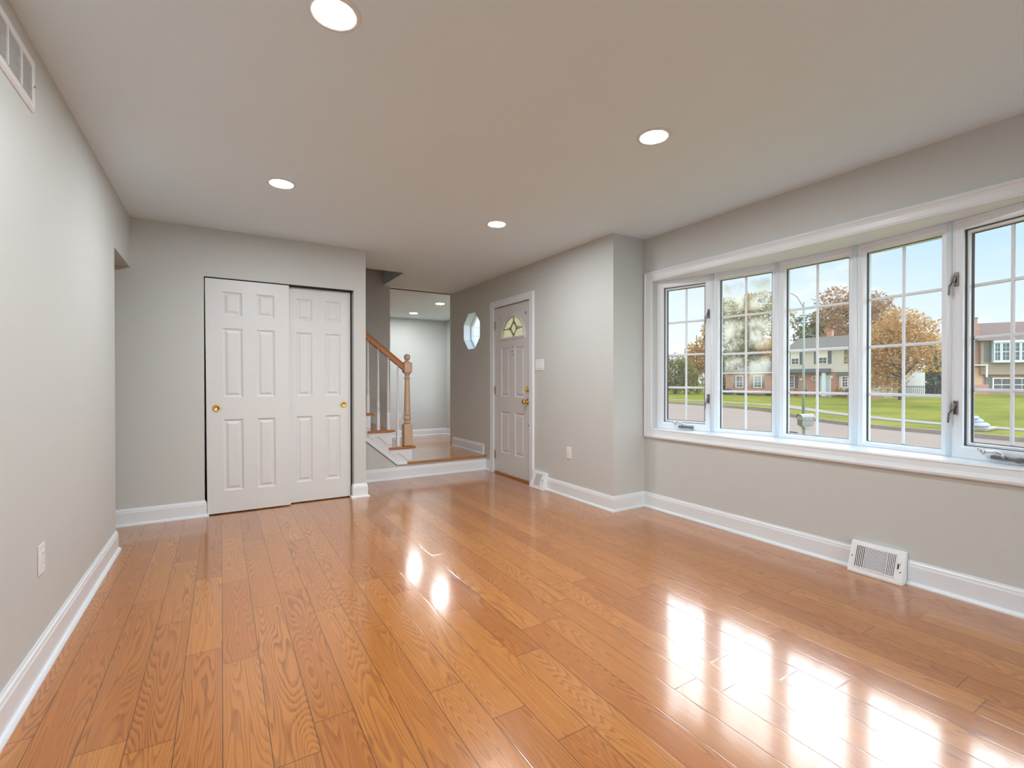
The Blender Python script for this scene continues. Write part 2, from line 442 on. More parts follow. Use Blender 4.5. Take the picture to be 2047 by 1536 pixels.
def octo(cy, cz, a):
    k = a * math.tan(math.pi / 8)
    return [(cy + a, cz + k), (cy + k, cz + a), (cy - k, cz + a), (cy - a, cz + k), (cy - a, cz - k), (cy - k, cz - a), (cy + k, cz - a), (cy + a, cz - k)]
OC = (5.866, 1.832); OA = .247
mb = MB()
X0, X1 = xJ, xJ + .15
mb.box(X0, X1, 3.218, 4.405, -.05, H).box(X0, X1, 4.405, 5.228, 2.062, H).box(X0, X1, 5.228, 5.56, -.05, H)
mb.box(X0, X1, 6.17, yE + .12, -.05, H).box(X0, X1, 5.56, 6.17, -.05, 1.52).box(X0, X1, 5.56, 6.17, 2.14, H)
oc = octo(OC[0], OC[1], OA)
rc = [(6.17, OC[1] + .1), (OC[0] + .1, 2.14), (OC[0] - .1, 2.14), (5.56, OC[1] + .1), (5.56, OC[1] - .1), (OC[0] - .1, 1.52), (OC[0] + .1, 1.52), (6.17, OC[1] - .1)]
cor = {0: (6.17, 2.14), 2: (5.56, 2.14), 4: (5.56, 1.52), 6: (6.17, 1.52)}
for i in range(8):
    j = (i + 1) % 8
    poly = [oc[i], rc[i]] + ([cor[i]] if i in cor else []) + [rc[j], oc[j]]
    mb.prism(poly, X0, X1, lambda p, q, h: (h, p, q))
st('wall_entry', mb, 'wall', 'grey wall holding the front door and the octagonal window', 'wall')
st('wall_jog', MB().box(xJ, 3.434, yJ, 3.218, -.05, H), 'wall', 'narrow grey return wall between front door wall and bow window', 'wall')
mb = MB()
X1 = xW + .12
mb.box(xW, X1, -2.2, Wy0, -.05, H).box(xW, X1, Wy1, yJ, -.05, H).box(xW, X1, Wy0, Wy1, -.05, WB - .02).box(xW, X1, Wy0, Wy1, WT + .02, H)
st('wall_right', mb, 'wall', 'grey wall on the right around the bow window', 'wall')
st('wall_back', MB().box(-.733, -.3, -2.32, -2.2, -.05, H).box(3.0, 3.434, -2.32, -2.2, -.05, H).box(-.3, 3.0, -2.32, -2.2, 2.1, H), 'wall', 'grey wall behind the camera', 'wall')
mb = MB().box(-2.0, 1.966, yB, yB + .12, -.05, 5)
st('wall_stairwell', mb, 'wall', 'grey wall behind the stairs, ending at the landing', 'wall')
mb = MB().box(-2.12, 1.988, 5.43, 5.549, H + .16, 5).box(1.869, 1.988, 5.549, yB, H + .16, 5).box(-2.12, -2.0, 5.43, yB, 0, 5).box(-2.12, 1.988, 5.43, 6.54, 5, 5.1)
st('wall_upstairs', mb, 'wall', 'grey walls of the stairwell opening above the ceiling', 'wall')
st('wall_far', MB().box(-.12, 4.25, yF, yF + .12, -.05, H), 'wall', 'pale grey end wall of the next room seen past the landing', 'wall')
mb = MB().box(xR, xR + .12, 6.58, 7.1, -.05, H).box(xR, xR + .12, 8.9, yF, -.05, H).box(xR, xR + .12, 7.1, 8.9, -.05, .7).box(xR, xR + .12, 7.1, 8.9, 2.1, H)
st('wall_next_room', mb, 'wall', 'right hand wall of the next room beyond the landing', 'wall')
st('wall_porch', MB().box(xJ + .1505, xR + .12, yE, yE + .12, -.05, H), 'whitesiding', 'white sided outer wall seen through the octagonal window', 'wall')
st('wall_side', MB().box(-.12, 0, yB + .12, yF, -.05, H), 'wall', 'left wall of the next room hidden behind the stairs', 'wall')

# landing (one step up) with an oak nosing
mb = MB().box(1.60, xJ, yS + .021, yE, 0, LZ)
ld = st('floor_landing', mb, 'floor', 'raised oak landing one step above the room floor', 'landing')
pr = [(.0, 0), (.032, 0), (.038, .006), (.038, .019), (.032, .025), (0, .025)]
MB().sweep([(1.872, yS + .02, LZ - .025), (xJ - .001, yS + .02, LZ - .025)], [(a * 1.3, b) for a, b in pr], (0, 0, 1)).build('nosing', 'oak', ld)

# wall under the stair string and landing front
def sx(p, q, h): return (p, h, q)
mb = MB().prism([(xC, 0), (xJ, 0), (xJ, .164), (1.86, .164), (1.745, .168), (xC, .612)], yS, yS + .02, sx)
st('wall_under_stairs', mb, 'wall', 'low grey wall panel under the stairs and landing edge', 'wall')

# ------------------------------------------------------------------ baseboards
BB = [(0, 0), (.030, 0), (.030, .008), (.024, .018), (.015, .021), (.015, .104), (.012, .112), (.011, .122), (.006, .128), (.004, .136), (0, .136)]
def baseboard(name, runs, label, z=0, side=1):
    mb = MB()
    for r in runs: mb.sweep([(x, y, z) for x, y in r], BB, (0, 0, 1), side=side)
    return st(name, mb, 'trim', label, 'baseboard')
e = .0005
baseboard('baseboard_left', [[(xL + e, -2.19), (xL + e, yL)]], 'white baseboard along the left wall, ending at the hall opening')
baseboard('baseboard_closet', [[(-1.99, yC - e), (-.124 + e, yC - e), (-.124 + e, yC + .028)], [(1.107 - e, yC + .05), (1.107 - e, yC - e), (xC + e, yC - e), (xC + e, yS - .035)]], 'white baseboard either side of the closet doors')
baseboard('baseboard_landing', [[(xC + .035, yS - e), (xJ - e, yS - e), (xJ - e, 5.312)]], 'white baseboard along the front of the landing')
R1Y = (4.066, 4.306); R2Y = (1.127, 1.402)
baseboard('baseboard_entry', [[(xJ - e, R1Y[0]), (xJ - e, yJ - e), (xW - e, yJ - e), (xW - e, R2Y[1])]], 'white baseboard around the corner between front door and window')
baseboard('baseboard_right', [[(xW - e, R2Y[0]), (xW - e, -2.19)]], 'white baseboard under the bow window at the right edge')
baseboard('baseboard_step', [[(xJ - e, yE), (xJ - e, 5.50)]], 'white baseboard standing on the landing beside the front door', LZ)
baseboard('baseboard_far', [[(0.01, yF - e), (xR - e, yF - e), (xR - e, 6.60)]], 'white baseboard at the foot of the far room walls')

# ------------------------------------------------------------------ generic door slab
def slab(mb, W, Hh, T, panels, P, z0=0, fan=None):
    us = sorted({0, W} | {p[0] for p in panels} | {p[1] for p in panels} | ({fan[0], fan[1]} if fan else set()))
    zs = sorted({z0, Hh} | {p[2] for p in panels} | {p[3] for p in panels} | ({fan[2], fan[3]} if fan else set()))
    def inside(u, z):
        for p in panels + ([fan] if fan else []):
            if p[0] < u < p[1] and p[2] < z < p[3]: return True
    for i in range(len(us) - 1):
        for j in range(len(zs) - 1):
            if not inside((us[i] + us[i + 1]) / 2, (zs[j] + zs[j + 1]) / 2):
                q = [(us[i], zs[j]), (us[i + 1], zs[j]), (us[i + 1], zs[j + 1]), (us[i], zs[j + 1])]
                mb.add([P(u, z, 0) for u, z in q], [(0, 1, 2, 3)])
    for a, b_, c, d in panels:
        rs = []
        for ins, dep in ((0, 0), (.006, .006), (.018, .010), (.024, .008), (.040, .002), (.044, .002)):
            rs.append([P(a + ins, c + ins, dep), P(b_ - ins, c + ins, dep), P(b_ - ins, d - ins, dep), P(a + ins, d - ins, dep)])
        mb.rings(rs, True, (False, True))
    o_ = [P(0, z0, 0), P(W, z0, 0), P(W, Hh, 0), P(0, Hh, 0)]; i_ = [P(0, z0, T), P(W, z0, T), P(W, Hh, T), P(0, Hh, T)]
    if not fan: mb.rings([o_, i_], True, (False, True))
    else:
        mb.rings([o_, i_], True, (False, False))
        a, b_, c, d = fan; cu = (a + b_) / 2; r = (b_ - a) / 2 - .035; zc = c + .03; n = 24
        for dep in (0, T):
            prev = None
            for k in range(n + 1):
                th = math.pi * k / n; cu_, su_ = math.cos(th), math.sin(th)
                s_ = min(((b_ - cu) / abs(cu_)) if abs(cu_) > 1e-6 else 1e9, ((d - zc) / su_) if su_ > 1e-6 else 1e9)
                cur = (P(cu + r * cu_, zc + r * su_, dep), P(cu + s_ * cu_, zc + s_ * su_, dep))
                if prev: mb.add([prev[0], prev[1], cur[1], cur[0]], [(0, 1, 2, 3)])
                prev = cur
            q = [(a, c), (b_, c), (b_, zc), (a, zc)]
            mb.add([P(u, z, dep) for u, z in q], [(0, 1, 2, 3)])
        arc = [(cu + r * math.cos(math.pi * k / n), zc + r * math.sin(math.pi * k / n)) for k in range(n + 1)]
        mb.rings([[P(u, z, 0) for u, z in arc], [P(u, z, T) for u, z in arc]], True, (False, False))
        bx = [(0, T)]
        for q in ([(0, z0), (a, z0), (a, Hh), (0, Hh)], [(b_, z0), (W, z0), (W, Hh), (b_, Hh)], [(a, z0), (b_, z0), (b_, c), (a, c)], [(a, d), (b_, d), (b_, Hh), (a, Hh)]):
            mb.add([P(u, z, T) for u, z in q], [(0, 1, 2, 3)])
        return cu, zc, r
ZP = [(1.712, 1.914), (1.004, 1.600), (.196, .814)]
def closet_door(name, x0, x1, yf, cols, knob, label, lean=0.0):
    d = thing(name, (x0, yf, 0), label, 'closet door', kind='structure')
    P = lambda u, z, w_: (x0 + u + lean * (2.02 - z), yf + w_, z)
    mb = MB(); slab(mb, x1 - x0, 2.019, .034, [(a - x0, b_ - x0, c, e_) for a, b_ in cols for c, e_ in ZP], P, .010)
    mb.build('panel_slab', 'door', d)
    MB().lathe([(.001, -.001), (.014, -.0012), (.017, -.006), (.022, -.008), (.028, -.006), (.030, -.001), (.030, .004)], (knob[0], yf, knob[1]), 28, 'y').build('finger_pull', 'brass', d, True)['label'] = 'round brass finger pull'
    return d
closet_door('door_2', -.117, .530, yC + .003, [(.005, .155), (.262, .408)], (-.036, .913), 'white six panel sliding closet door on the left, in front of its pair', .006)
closet_door('door_3', .470, 1.088, yC + .066, [(.597, .737), (.853, .993)], (1.022, .915), 'white six panel sliding closet door on the right, behind its pair')
MB().box(-.12, 1.10, yC + .004, yC + .11, 2.024, 2.029).build('track', 'dark', bpy.data.objects['door_2'])

# ------------------------------------------------------------------ front door
dx = xJ + .012
fd = thing('door_1', (dx, 4.81, 0), 'white panelled front door with a leaded half round window', 'front door', kind='structure')
y1 = 5.218
P = lambda u, z, w_: (dx + w_, y1 - u, z)
U = lambda y: y1 - y
pan = [(U(5.072), U(4.877), .958, 1.545), (U(4.752), U(4.552), .958, 1.545), (U(5.072), U(4.877), .268, .772), (U(4.752), U(4.552), .268, .772)]
mb = MB(); cu, zc, r = slab(mb, .806, 2.048, .044, pan, P, .022, (U(5.108), U(4.51), 1.625, 1.93))
mb.build('panel_slab', 'entry', fd)
arc = [(cu + (r + .002) * math.cos(math.pi * k / 24), zc + (r + .002) * math.sin(math.pi * k / 24)) for k in range(25)]
mb = MB()
loop = [P(u, z, -.001) for u, z in arc]
mb.sweep(loop, [(-.014, 0), (-.014, .006), (0, .011), (.016, .006), (.020, 0)], (-1, 0, 0), closed=True, side=1)
mb.build('fanlight_frame', 'entry', fd)
mb = MB().prism(arc, .020, .026, P); fg = mb.build('fanlight_glass', 'fanglass', fd)
mb = MB()
def pu(u, z): return P(u, z, .017)
cz = zc + .115; q = .098
def rod(pts, rr=.0058): mb.tube([pu(*p) for p in pts], rr, 6)
for k_ in (q, q - .024):
    rod([(cu, cz + k_), (cu + k_ * .85, cz), (cu, cz - k_), (cu - k_ * .85, cz), (cu, cz + k_)])
def loopat(u, z, du, dz):
    rod([(u + du * math.cos(a_) * 1.0, z + dz * math.sin(a_)) for a_ in [2 * math.pi * i / 12 for i in range(13)]], .0048)
loopat(cu, cz + q + .020, .012, .022); loopat(cu + q * .85 + .022, cz, .022, .013); loopat(cu - q * .85 - .022, cz, .022, .013)
rod([(cu, cz + q + .04), (cu, zc + r)]); rod([(cu + q * .85 + .044, cz), (cu + r * .92, cz)]); rod([(cu - q * .85 - .044, cz), (cu - r * .92, cz)])
mb.build('fanlight_came', 'came', fg, True)
kb = MB().lathe([(.033, .001), (.034, -.006), (.024, -.012), (.012, -.014), (.011, -.034), (.020, -.040), (.029, -.050), (.030, -.060), (.022, -.070), (.004, -.073)], (dx, 4.482, .912), 28, 'x')
kb.build('door_knob', 'brass', fd, True)['label'] = 'polished brass door knob'
MB().lathe([(.030, .001), (.031, -.008), (.026, -.014), (.012, -.016), (.004, -.016)], (dx, 4.482, 1.052), 28, 'x').box(dx - .030, dx - .014, 4.478, 4.486, 1.034, 1.070).build('deadbolt', 'brass', fd, False)
for hz in (1.838, 1.028, .225):
    MB().box(dx - .008, dx - .0005, 5.214, 5.222, hz - .05, hz + .05).tube([(dx - .010, 5.222, hz - .052), (dx - .010, 5.222, hz + .052)], .0065, 8).build('hinge', 'hinge', fd)
for py, pz in ((4.812, 1.552), (4.812, 1.497), (4.812, 1.455), (4.462, .645)):
    MB().lathe([(.0080, -.0010), (.0080, .001)], (dx, py, pz), 10, 'x').build('screw_hole', 'dark', fd)
MB().box(xJ - .004, xJ + .145, 4.408, 5.225, 0, .018).build('threshold', 'oak', fd, bevel=.004)
# jamb lining + casing
mb = MB()
CP = [(0, 0), (0, .014), (.012, .017), (.055, .019), (.070, .022), (.080, .018), (.084, 0)]
mb.sweep([(xJ - e, 5.228, .0), (xJ - e, 5.228, 2.056), (xJ - e, 4.412, 2.056), (xJ - e, 4.412, .0)], CP, (-1, 0, 0), side=-1)
st('trim_1', mb, 'trim', 'white casing around the front door', 'door casing')
mb = MB().box(xJ + .0605, xJ + .15, 5.2185, 5.2275, .02, 2.056).box(xJ + .0605, xJ + .15, 4.4055, 4.411, .02, 2.056).box(xJ + .0605, xJ + .15, 4.412, 5.218, 2.049, 2.061)
st('trim_2', mb, 'trim', 'white jamb lining of the front door', 'door jamb')

# ------------------------------------------------------------------ octagonal window
ow = thing('window_6', (xJ + .06, OC[0], OC[1]), 'frameless octagonal window left of the front door', 'window', kind='structure')
mb = MB(); a0 = octo(OC[0], OC[1], OA - .001); a1 = octo(OC[0], OC[1], OA - .028)
mb.rings([[(x_, p, q_) for p, q_ in pp] for x_, pp in ((xJ + .110, a0), (xJ + .110, a1), (xJ + .145, a1), (xJ + .145, a0), (xJ + .110, a0))], True, (False, False))
mb.build('sash_frame', 'vinyl', ow)
MB().rings([[(xJ + .003, p, q_) for p, q_ in a0], [(xJ + .109, p, q_) for p, q_ in octo(OC[0], OC[1], OA - .003)], [(xJ + .109, p, q_) for p, q_ in octo(OC[0], OC[1], OA - .001)]], True, (False, False)).build('reveal', 'vinyl', ow)
MB().prism(a1, xJ + .126, xJ + .130, lambda p, q_, h: (h, p, q_)).build('pane', 'glass', ow)

# ------------------------------------------------------------------ bow window
ND = [(3.372, 3.005), (3.505, 2.53), (3.585, 2.030), (3.585, 1.512), (3.505, 1.010), (3.372, .535)]
def outpoly(off):
    c_ = Vector((3.0, 1.77)); return [((Vector(p) - Vector((0, 0))) + Vector((off, 0))).to_tuple() for p in ND]
hp = [(xW - .002, .534)] + [(xW - .002, 3.006)] + [(ND[0][0], 3.006)] + [(x_ + .12, y_) for x_, y_ in [(ND[0][0], 3.006)] + ND[1:5] + [(ND[5][0], .534)]] + [(ND[5][0], .534)]
hp2 = [(xW - .002, .534), (xW - .002, 3.006), (ND[0][0] + .12, 3.006)] + [(x_ + .12, y_) for x_, y_ in ND[1:5]] + [(ND[5][0] + .12, .534)]
st('trim_3', MB().prism(hp2, WT, WT + .018), 'vinyl', 'white head board above the bow window', 'window head')
st('trim_4', MB().prism(hp2, WB - .018, WB), 'vinyl', 'white sill board below the bow window', 'window sill')
mb = MB().box(xW - .001, ND[0][0] + .1, 3.0052, 3.02, WB, WT).box(xW - .001, ND[5][0] + .1, .52, .5348, WB, WT)
st('trim_5', mb, 'vinyl', 'white side jambs of the bow window', 'window jamb')
rp = [(xW + .121, .2), (xW + .121, 3.09), (3.80, 3.09)] + [(x_ + .42, y_) for x_, y_ in ND[1:5]] + [(3.80, .2)]
st('trim_6', MB().prism(rp, WT + .02, WT + .14), 'extwhite', 'projecting roof slab over the bow window outside', 'window roof')
WC = [(0, 0), (0, .012), (.010, .016), (.016, .013), (.045, .015), (.062, .020), (.068, .026), (.080, .024), (.087, .016), (.088, 0)]
mb = MB(); loop = [(xW - e, Wy1, WB), (xW - e, Wy1, WT), (xW - e, Wy0, WT), (xW - e, Wy0, WB)]
mb.sweep(loop, WC, (-1, 0, 0), closed=True, side=-1)
st('trim_7', mb, 'trim', 'white moulded casing framing the bow window', 'window casing')

def rect_rings(P, spec):       # spec list of (inset_left,inset_right,inset_bottom,inset_top, depth)
    return [[P(l, b_, d), P(L_ - r_, b_, d), P(L_ - r_, Hh_ - t_, d), P(l, Hh_ - t_, d)] for (L_, Hh_, l, r_, b_, t_, d) in spec]
def bow_panel(i, label):
    global L_
    a, b_ = Vector(ND[i]), Vector(ND[i + 1]); L = (b_ - a).length; d = (b_ - a) / L
    n = Vector((-d.y, d.x))            # outward (away from the room)
    if n.x < 0: n = -n
    a = a + d * .0015; L -= .003
    zb, zt = WB + .001, WT - .001; Hh = zt - zb
    P = lambda u, z, w_: (a.x + d.x * u + n.x * w_, a.y + d.y * u + n.y * w_, zb + z)
    cas = i in (0, 4)
    wn = thing('window_%d' % (i + 1), ((a.x + b_.x) / 2, (a.y + b_.y) / 2, zb), label, 'window', kind='structure')
    fw = .058 if cas else .036
    sw_ = .014
    bt, tp = ((.056 if i == 0 else .066), .060) if cas else (.020, .046)
    def rr(l, r_, bo, to, dd): return [P(l, bo, dd), P(L - r_, bo, dd), P(L - r_, Hh - to, dd), P(l, Hh - to, dd)]
    if cas:
        sp = [rr(0, 0, 0, 0, .08), rr(0, 0, 0, 0, 0), rr(.022, .022, .022, .018, 0), rr(.024, .024, .024, .02, .003), rr(fw - .012, fw - .012, bt - .012, tp - .012, .003), rr(fw, fw, bt, tp, .007), rr(fw, fw, bt, tp, .08), rr(0, 0, 0, 0, .08)]
    else:
        sp = [rr(0, 0, 0, 0, .08), rr(0, 0, 0, 0, 0), rr(fw - .012, fw - .012, bt - .009, tp - .018, 0), rr(fw - .010, fw - .010, bt - .007, tp - .016, .008), rr(fw + .004, fw + .004, bt, tp, .010), rr(fw + .012, fw + .012, bt + .010, tp + .010, .030), rr(fw + .012, fw + .012, bt + .010, tp + .010, .08), rr(0, 0, 0, 0, .08)]
    MB().rings(sp, True, (False, False)).build('frame', 'vinyl', wn)
    if cas:
        gw = .006
        o_ = (fw + .003, fw + .003, bt + .003, tp + .003)
        si = fw + sw_
        MB().rings([rr(*o_, .034), rr(si, si, bt + .014, tp + .016, .034), rr(si + .004, si + .004, bt + .020, tp + .022, .05), rr(si + .004, si + .004, bt + .020, tp + .022, .07), rr(*o_, .07), rr(*o_, .034)], True, (False, False)).build('sash', 'vinyl', wn)
        MB().rings([rr(fw + .0004, fw + .0004, bt + .0004, tp + .0004, .020), rr(*o_, .033), rr(fw + .0004, fw + .0004, bt + .0004, tp + .0004, .033)], True, (False, False)).build('gasket', 'gasket', wn)
        g0, gb, gt, gd = si + .004, bt + .020, tp + .022, .060
    else:
        g0, gb, gt, gd = fw + .012, bt + .010, tp + .010, .052
    MB().rings([rr(g0 + .0005, g0 + .0005, gb + .0005, gt + .0005, gd - .014), rr(g0 + .006, g0 + .006, gb + .003, gt + .003, gd - .013), rr(g0 + .006, g0 + .006, gb + .003, gt + .003, gd - .003), rr(g0 + .0005, g0 + .0005, gb + .0005, gt + .0005, gd - .002)], True, (False, False)).build('spacer', 'gasket', wn)
    mb = MB(); q = rr(g0, g0, gb, gt, gd); q2 = rr(g0, g0, gb, gt, gd + .004)
    mb.rings([q, q2]); mb.uv = [(0, 0), (1, 0), (1, 1), (0, 1)] * 2
    mb.build('glass_pane', 'fogged' if i == 1 else 'glass', wn)
    mb = MB(); bw = .0095; gz0, gz1, gu0, gu1 = gb, Hh - gt, g0, L - g0
    def bar(u0, u1, z0, z1, hor, e0=.0):
        pr = [(-bw, 0), (-bw * .5, -.006), (bw * .5, -.006), (bw, 0)]
        if hor: mb.prism([(zz, ww) for zz, ww in pr], u0, u1, lambda p, q_, h: P(h, (z0 + z1) / 2 + p, gd - .001 + q_ - e0))
        else: mb.prism([(zz, ww) for zz, ww in pr], z0, z1, lambda p, q_, h: P((u0 + u1) / 2 + p, h, gd - .001 + q_ - e0))
    bar(gu0, gu1, 0, 0, False) if False else mb.prism([(-bw, 0), (-bw * .5, -.0065), (bw * .5, -.0065), (bw, 0)], gz0, gz1, lambda p, q_, h: P((gu0 + gu1) / 2 + p, h, gd - .001 + q_))
    for k in (1, 2, 3):
        zz = gz0 + (gz1 - gz0) * k / 4
        bar(gu0, gu1, zz, zz, True)
    mb.build('grille_bars', 'vinyl', wn)
    # strip covering the joint to the next panel
    if i < 4:
        c_ = Vector(ND[i + 1])
        MB().tube([(c_.x - .002, c_.y, zb), (c_.x - .002, c_.y, zt)], .014, 10).build('mullion_strip', 'vinyl', wn, True)
    if cas:
        # two sash locks on the inner jamb, crank below
        uj = L - .030 if i == 0 else .030
        for zz in (.275, .990):
            mb = MB().box(uj - .010, uj + .010, zz - .038, zz + .038, -.006, 0, lambda u, z, w_: P(u, z, w_))
            s_ = -1 if i == 0 else -1
            pts = [(uj, zz + .020, -.008), (uj + s_ * .006, zz - .010, -.018), (uj + s_ * .016, zz - .035, -.026), (uj + s_ * .020, zz - .085, -.026)]
            mb.tube([P(*p) for p in pts], [.007, .007, .0065, .006], 8)
            mb.build('sash_lock', 'pewter', wn, False, bevel=.0015)
        cu_ = L * .54 if i == 0 else L * .52
        sg = 1
        mb = MB().box(cu_ - .060, cu_ + .060, .016, .034, -.020, .0, lambda u, z, w_: P(u, z, w_ + .003))
        mb.box(cu_ + .046, cu_ + .068, .012, .038, -.030, .0, lambda u, z, w_: P(u, z, w_ + .003))
        mb.build('crank_base', 'pewter', wn, bevel=.004)
        mb = MB().tube([P(cu_ + .006, .030, -.022), P(cu_ - .006, .048, -.034), P(cu_ - .030, .060, -.040), P(cu_ - .062, .054, -.042), P(cu_ - .070, .050, -.042)], [.009, .008, .007, .006, .006], 8)
        mb.tube([P(cu_ - .070, .042, -.040), P(cu_ - .092, .068, -.048)], [.009, .008], 8)
        mb.build('crank_handle', 'nickel', wn, True)
    if i == 2:
        MB().box(g0 + .014, g0 + .075, gb + .008, gb + .016, gd - .0016, gd - .0004, lambda u, z, w_: P(u, z, w_)).build('maker_sticker', 'shutter', wn)
    return wn
bow_panel(0, 'narrow hinged bow window pane farthest left, beside the return wall')
bow_panel(1, 'fixed bow window pane with misted glass, second from the left')
bow_panel(2, 'fixed middle bow window pane showing the mailbox')
bow_panel(3, 'fixed bow window pane showing the orange tree, fourth from the left')
bow_panel(4, 'hinged bow window pane at the right edge of the photo')
# window of the next room, round the corner (daylight)
w7 = thing('window_7', (xR + .06, 8.0, .7), 'window in the right wall of the next room, out of sight past the corner', 'window', kind='structure')
mb = MB()
def fr(y0, y1_, z0, z1, wd, x0, x1):
    mb.box(x0, x1, y0, y0 + wd, z0, z1).box(x0, x1, y1_ - wd, y1_, z0, z1).box(x0, x1, y0 + wd, y1_ - wd, z0, z0 + wd).box(x0, x1, y0 + wd, y1_ - wd, z1 - wd, z1)
fr(7.1, 8.9, .7, 2.1, .06, xR + .03, xR + .09); mb.box(xR + .04, xR + .08, 7.98, 8.02, .76, 2.04)
mb.build('frame', 'vinyl', w7)
MB().box(xR + .058, xR + .062, 7.16, 8.84, .76, 2.04).build('glass_pane', 'glass', w7)

w8 = thing('window_8', (1.35, -2.26, 0), 'unseen glazed patio door added behind the camera for fill daylight', 'window', kind='structure')  # added glazed opening, lets fill light into the room from behind
mb = MB()
for a_, b_ in ((-.295, 1.35), (1.352, 2.995)):
    mb.box(a_, a_ + .07, -2.29, -2.24, .002, 2.098).box(b_ - .07, b_, -2.29, -2.24, .002, 2.098).box(a_ + .07, b_ - .07, -2.29, -2.24, .002, .09).box(a_ + .07, b_ - .07, -2.29, -2.24, 2.03, 2.098)
mb.build('frame', 'vinyl', w8)  # frame of the added unseen door
MB().box(-.225, 1.28, -2.267, -2.263, .09, 2.03).build('glass_pane', 'glass', w8)  # pane of the added unseen door
MB().box(1.422, 2.925, -2.267, -2.263, .09, 2.03).build('glass_pane', 'glass', w8)  # pane of the added unseen door
st('added_patio', MB().box(-6, 8, -12, -2.321, -.3, -.12), 'added_patio', 'unseen pale concrete patio added behind the house to bounce light indoors', 'added_patio')  # added slab that bounces daylight up to the ceiling

# ------------------------------------------------------------------ recessed lights
def recessed(x, y, label, r=.070):
    o = thing('recessed_light', (x, y, H), label, 'ceiling light', group='recessed ceiling lights')
    MB().lathe([(r, -.0045), (r + .006, -.006), (r + .018, -.004), (r + .020, -.0003), (r, -.0003), (r, -.0045)], (x, y, H), 40, cap=False).build('trim_ring', 'plastic', o, True)
    MB().lathe([(.001, -.0042), (r - .0008, -.0042), (r - .0008, -.001), (.001, -.001)], (x, y, H), 40).build('diffuser', 'lamp', o)
recessed(.343, 1.765, 'lit recessed ceiling light nearest the camera, at the top edge', .072)
recessed(.340, 3.459, 'lit recessed ceiling light in front of the closet doors')
recessed(1.942, 3.425, 'lit recessed ceiling light before the front door wall')
recessed(1.959, 1.769, 'lit recessed ceiling light closest to the bow window')
recessed(3.125, 8.72, 'small lit recessed ceiling light deepest in the far room')
recessed(3.122, 7.43, 'small lit recessed ceiling light in the far room, nearer the octagonal window')

# ------------------------------------------------------------------ floor registers
def register(P, W, label, loc, full):
    o = thing('floor_register', loc, label, 'vent', group='baseboard heat registers')
    D, Hh, tp = .085, .176, .022
    MB().prism([(0, 0), (D, 0), (D, .012), (tp, Hh), (0, Hh)], 0, W, lambda p, q, h: P(h, q, p)).build('housing', 'grille', o, bevel=.0025)
    # sloped face frame: u along, v up the slope
    sv = Vector((tp - D, Hh - .012)); Ls = sv.length; sv /= Ls; nv = Vector((sv.y, -sv.x))
    def F(u, v, w_):
        p = D + sv.x * v + nv.x * w_; q = .012 + sv.y * v + nv.y * w_; return P(u, q, p)
    cells = ([(.032, .078, 'v'), (.086, W - .088, 'h'), (W - .080, W - .040, 'v')] if full else [(.070, W - .085, 'h'), (W - .080, W - .052, 'v')])
    MB().box(cells[0][0] - .004, cells[-1][1] + .004, .026, Ls - .022, .0003, .0012, F).build('duct_recess', 'dark', o)
    mb = MB()
    for a, b_, k in cells:
        mb.box(a - .007, a - .001, .024, Ls - .020, .0, .004, F); mb.box(b_ + .001, b_ + .007, .024, Ls - .020, .0, .004, F)
        if k == 'h':
            n = 16
            for i in range(n):
                v = .028 + (Ls - .052) * (i + .5) / n; mb.box(a - .001, b_ + .001, v - .0024, v + .0024, .001, .004, F)
        else:
            n = max(3, int((b_ - a) / .008))
            for i in range(n + 1):
                u = a + (b_ - a) * i / n; mb.box(u - .0021, u + .0021, .026, Ls - .022, .001, .004, F)
    mb.box(cells[0][0] - .006, cells[-1][1] + .006, .020, .028, .0, .004, F); mb.box(cells[0][0] - .006, cells[-1][1] + .006, Ls - .024, Ls - .016, .0, .004, F)
    mb.build('louvers', 'grille', o)
    mb = MB().box(W - .030, W - .024, .075, .115, .0004, .0016, F); mb.build('damper_slot', 'dark', o)
    MB().box(W - .030, W - .020, .104, .114, .001, .010, F).build('damper_lever', 'grille', o)
    for u, v in ((.014, .085), (W - .014, .060)):
        MB().box(u - .003, u + .003, v - .003, v + .003, .0003, .0014, F).build('screw', 'dark', o)
register(lambda u, z, d: (xJ - .001 - d, R1Y[1] - .002 - u, z), .236, 'white slanted register at the foot of the front door casing', (xJ, 4.186, 0), False)
register(lambda u, z, d: (xW - .001 - d, R2Y[1] - .002 - u, z), .271, 'white slanted register on the baseboard under the bow window', (xW, 1.265, 0), True)

# ------------------------------------------------------------------ wall return grille
rg = thing('return_air_grille', (xL, 2.13, 2.16), 'white louvered air grille high on the left wall', 'vent')
gy0, gy1, gz0, gz1 = 1.73, 2.508, 2.166, 2.362
mb = MB(); X0 = xL + .0005
mb.sweep([(X0, gy0 + .032, gz0 + .032), (X0, gy0 + .032, gz1 - .032), (X0, gy1 - .032, gz1 - .032), (X0, gy1 - .032, gz0 + .032)], [(0, 0), (0, .008), (.024, .010), (.032, .003), (.032, 0)], (1, 0, 0), closed=True, side=-1)
mb.build('frame', 'grille', rg)
MB().box(X0, X0 + .0012, gy0 + .033, gy1 - .033, gz0 + .033, gz1 - .033).build('duct_recess', 'filter', rg)
mb = MB(); n = 15
for i in range(n):
    z = gz0 + .034 + (gz1 - gz0 - .068) * (i + .5) / n
    mb.prism([(.0015, z + .0005), (.0085, z - .0030), (.0085, z - .0014), (.0015, z + .0021)], gy0 + .033, gy1 - .033, lambda p, q, h: (X0 + p, h, q))
mb.build('louvers', 'grille', rg)
for yy in (1.847, 1.976, 2.105, 2.235, 2.364): MB().box(X0 + .001, X0 + .010, yy - .006, yy + .006, gz0 + .033, gz1 - .033).build('divider', 'grille', rg)
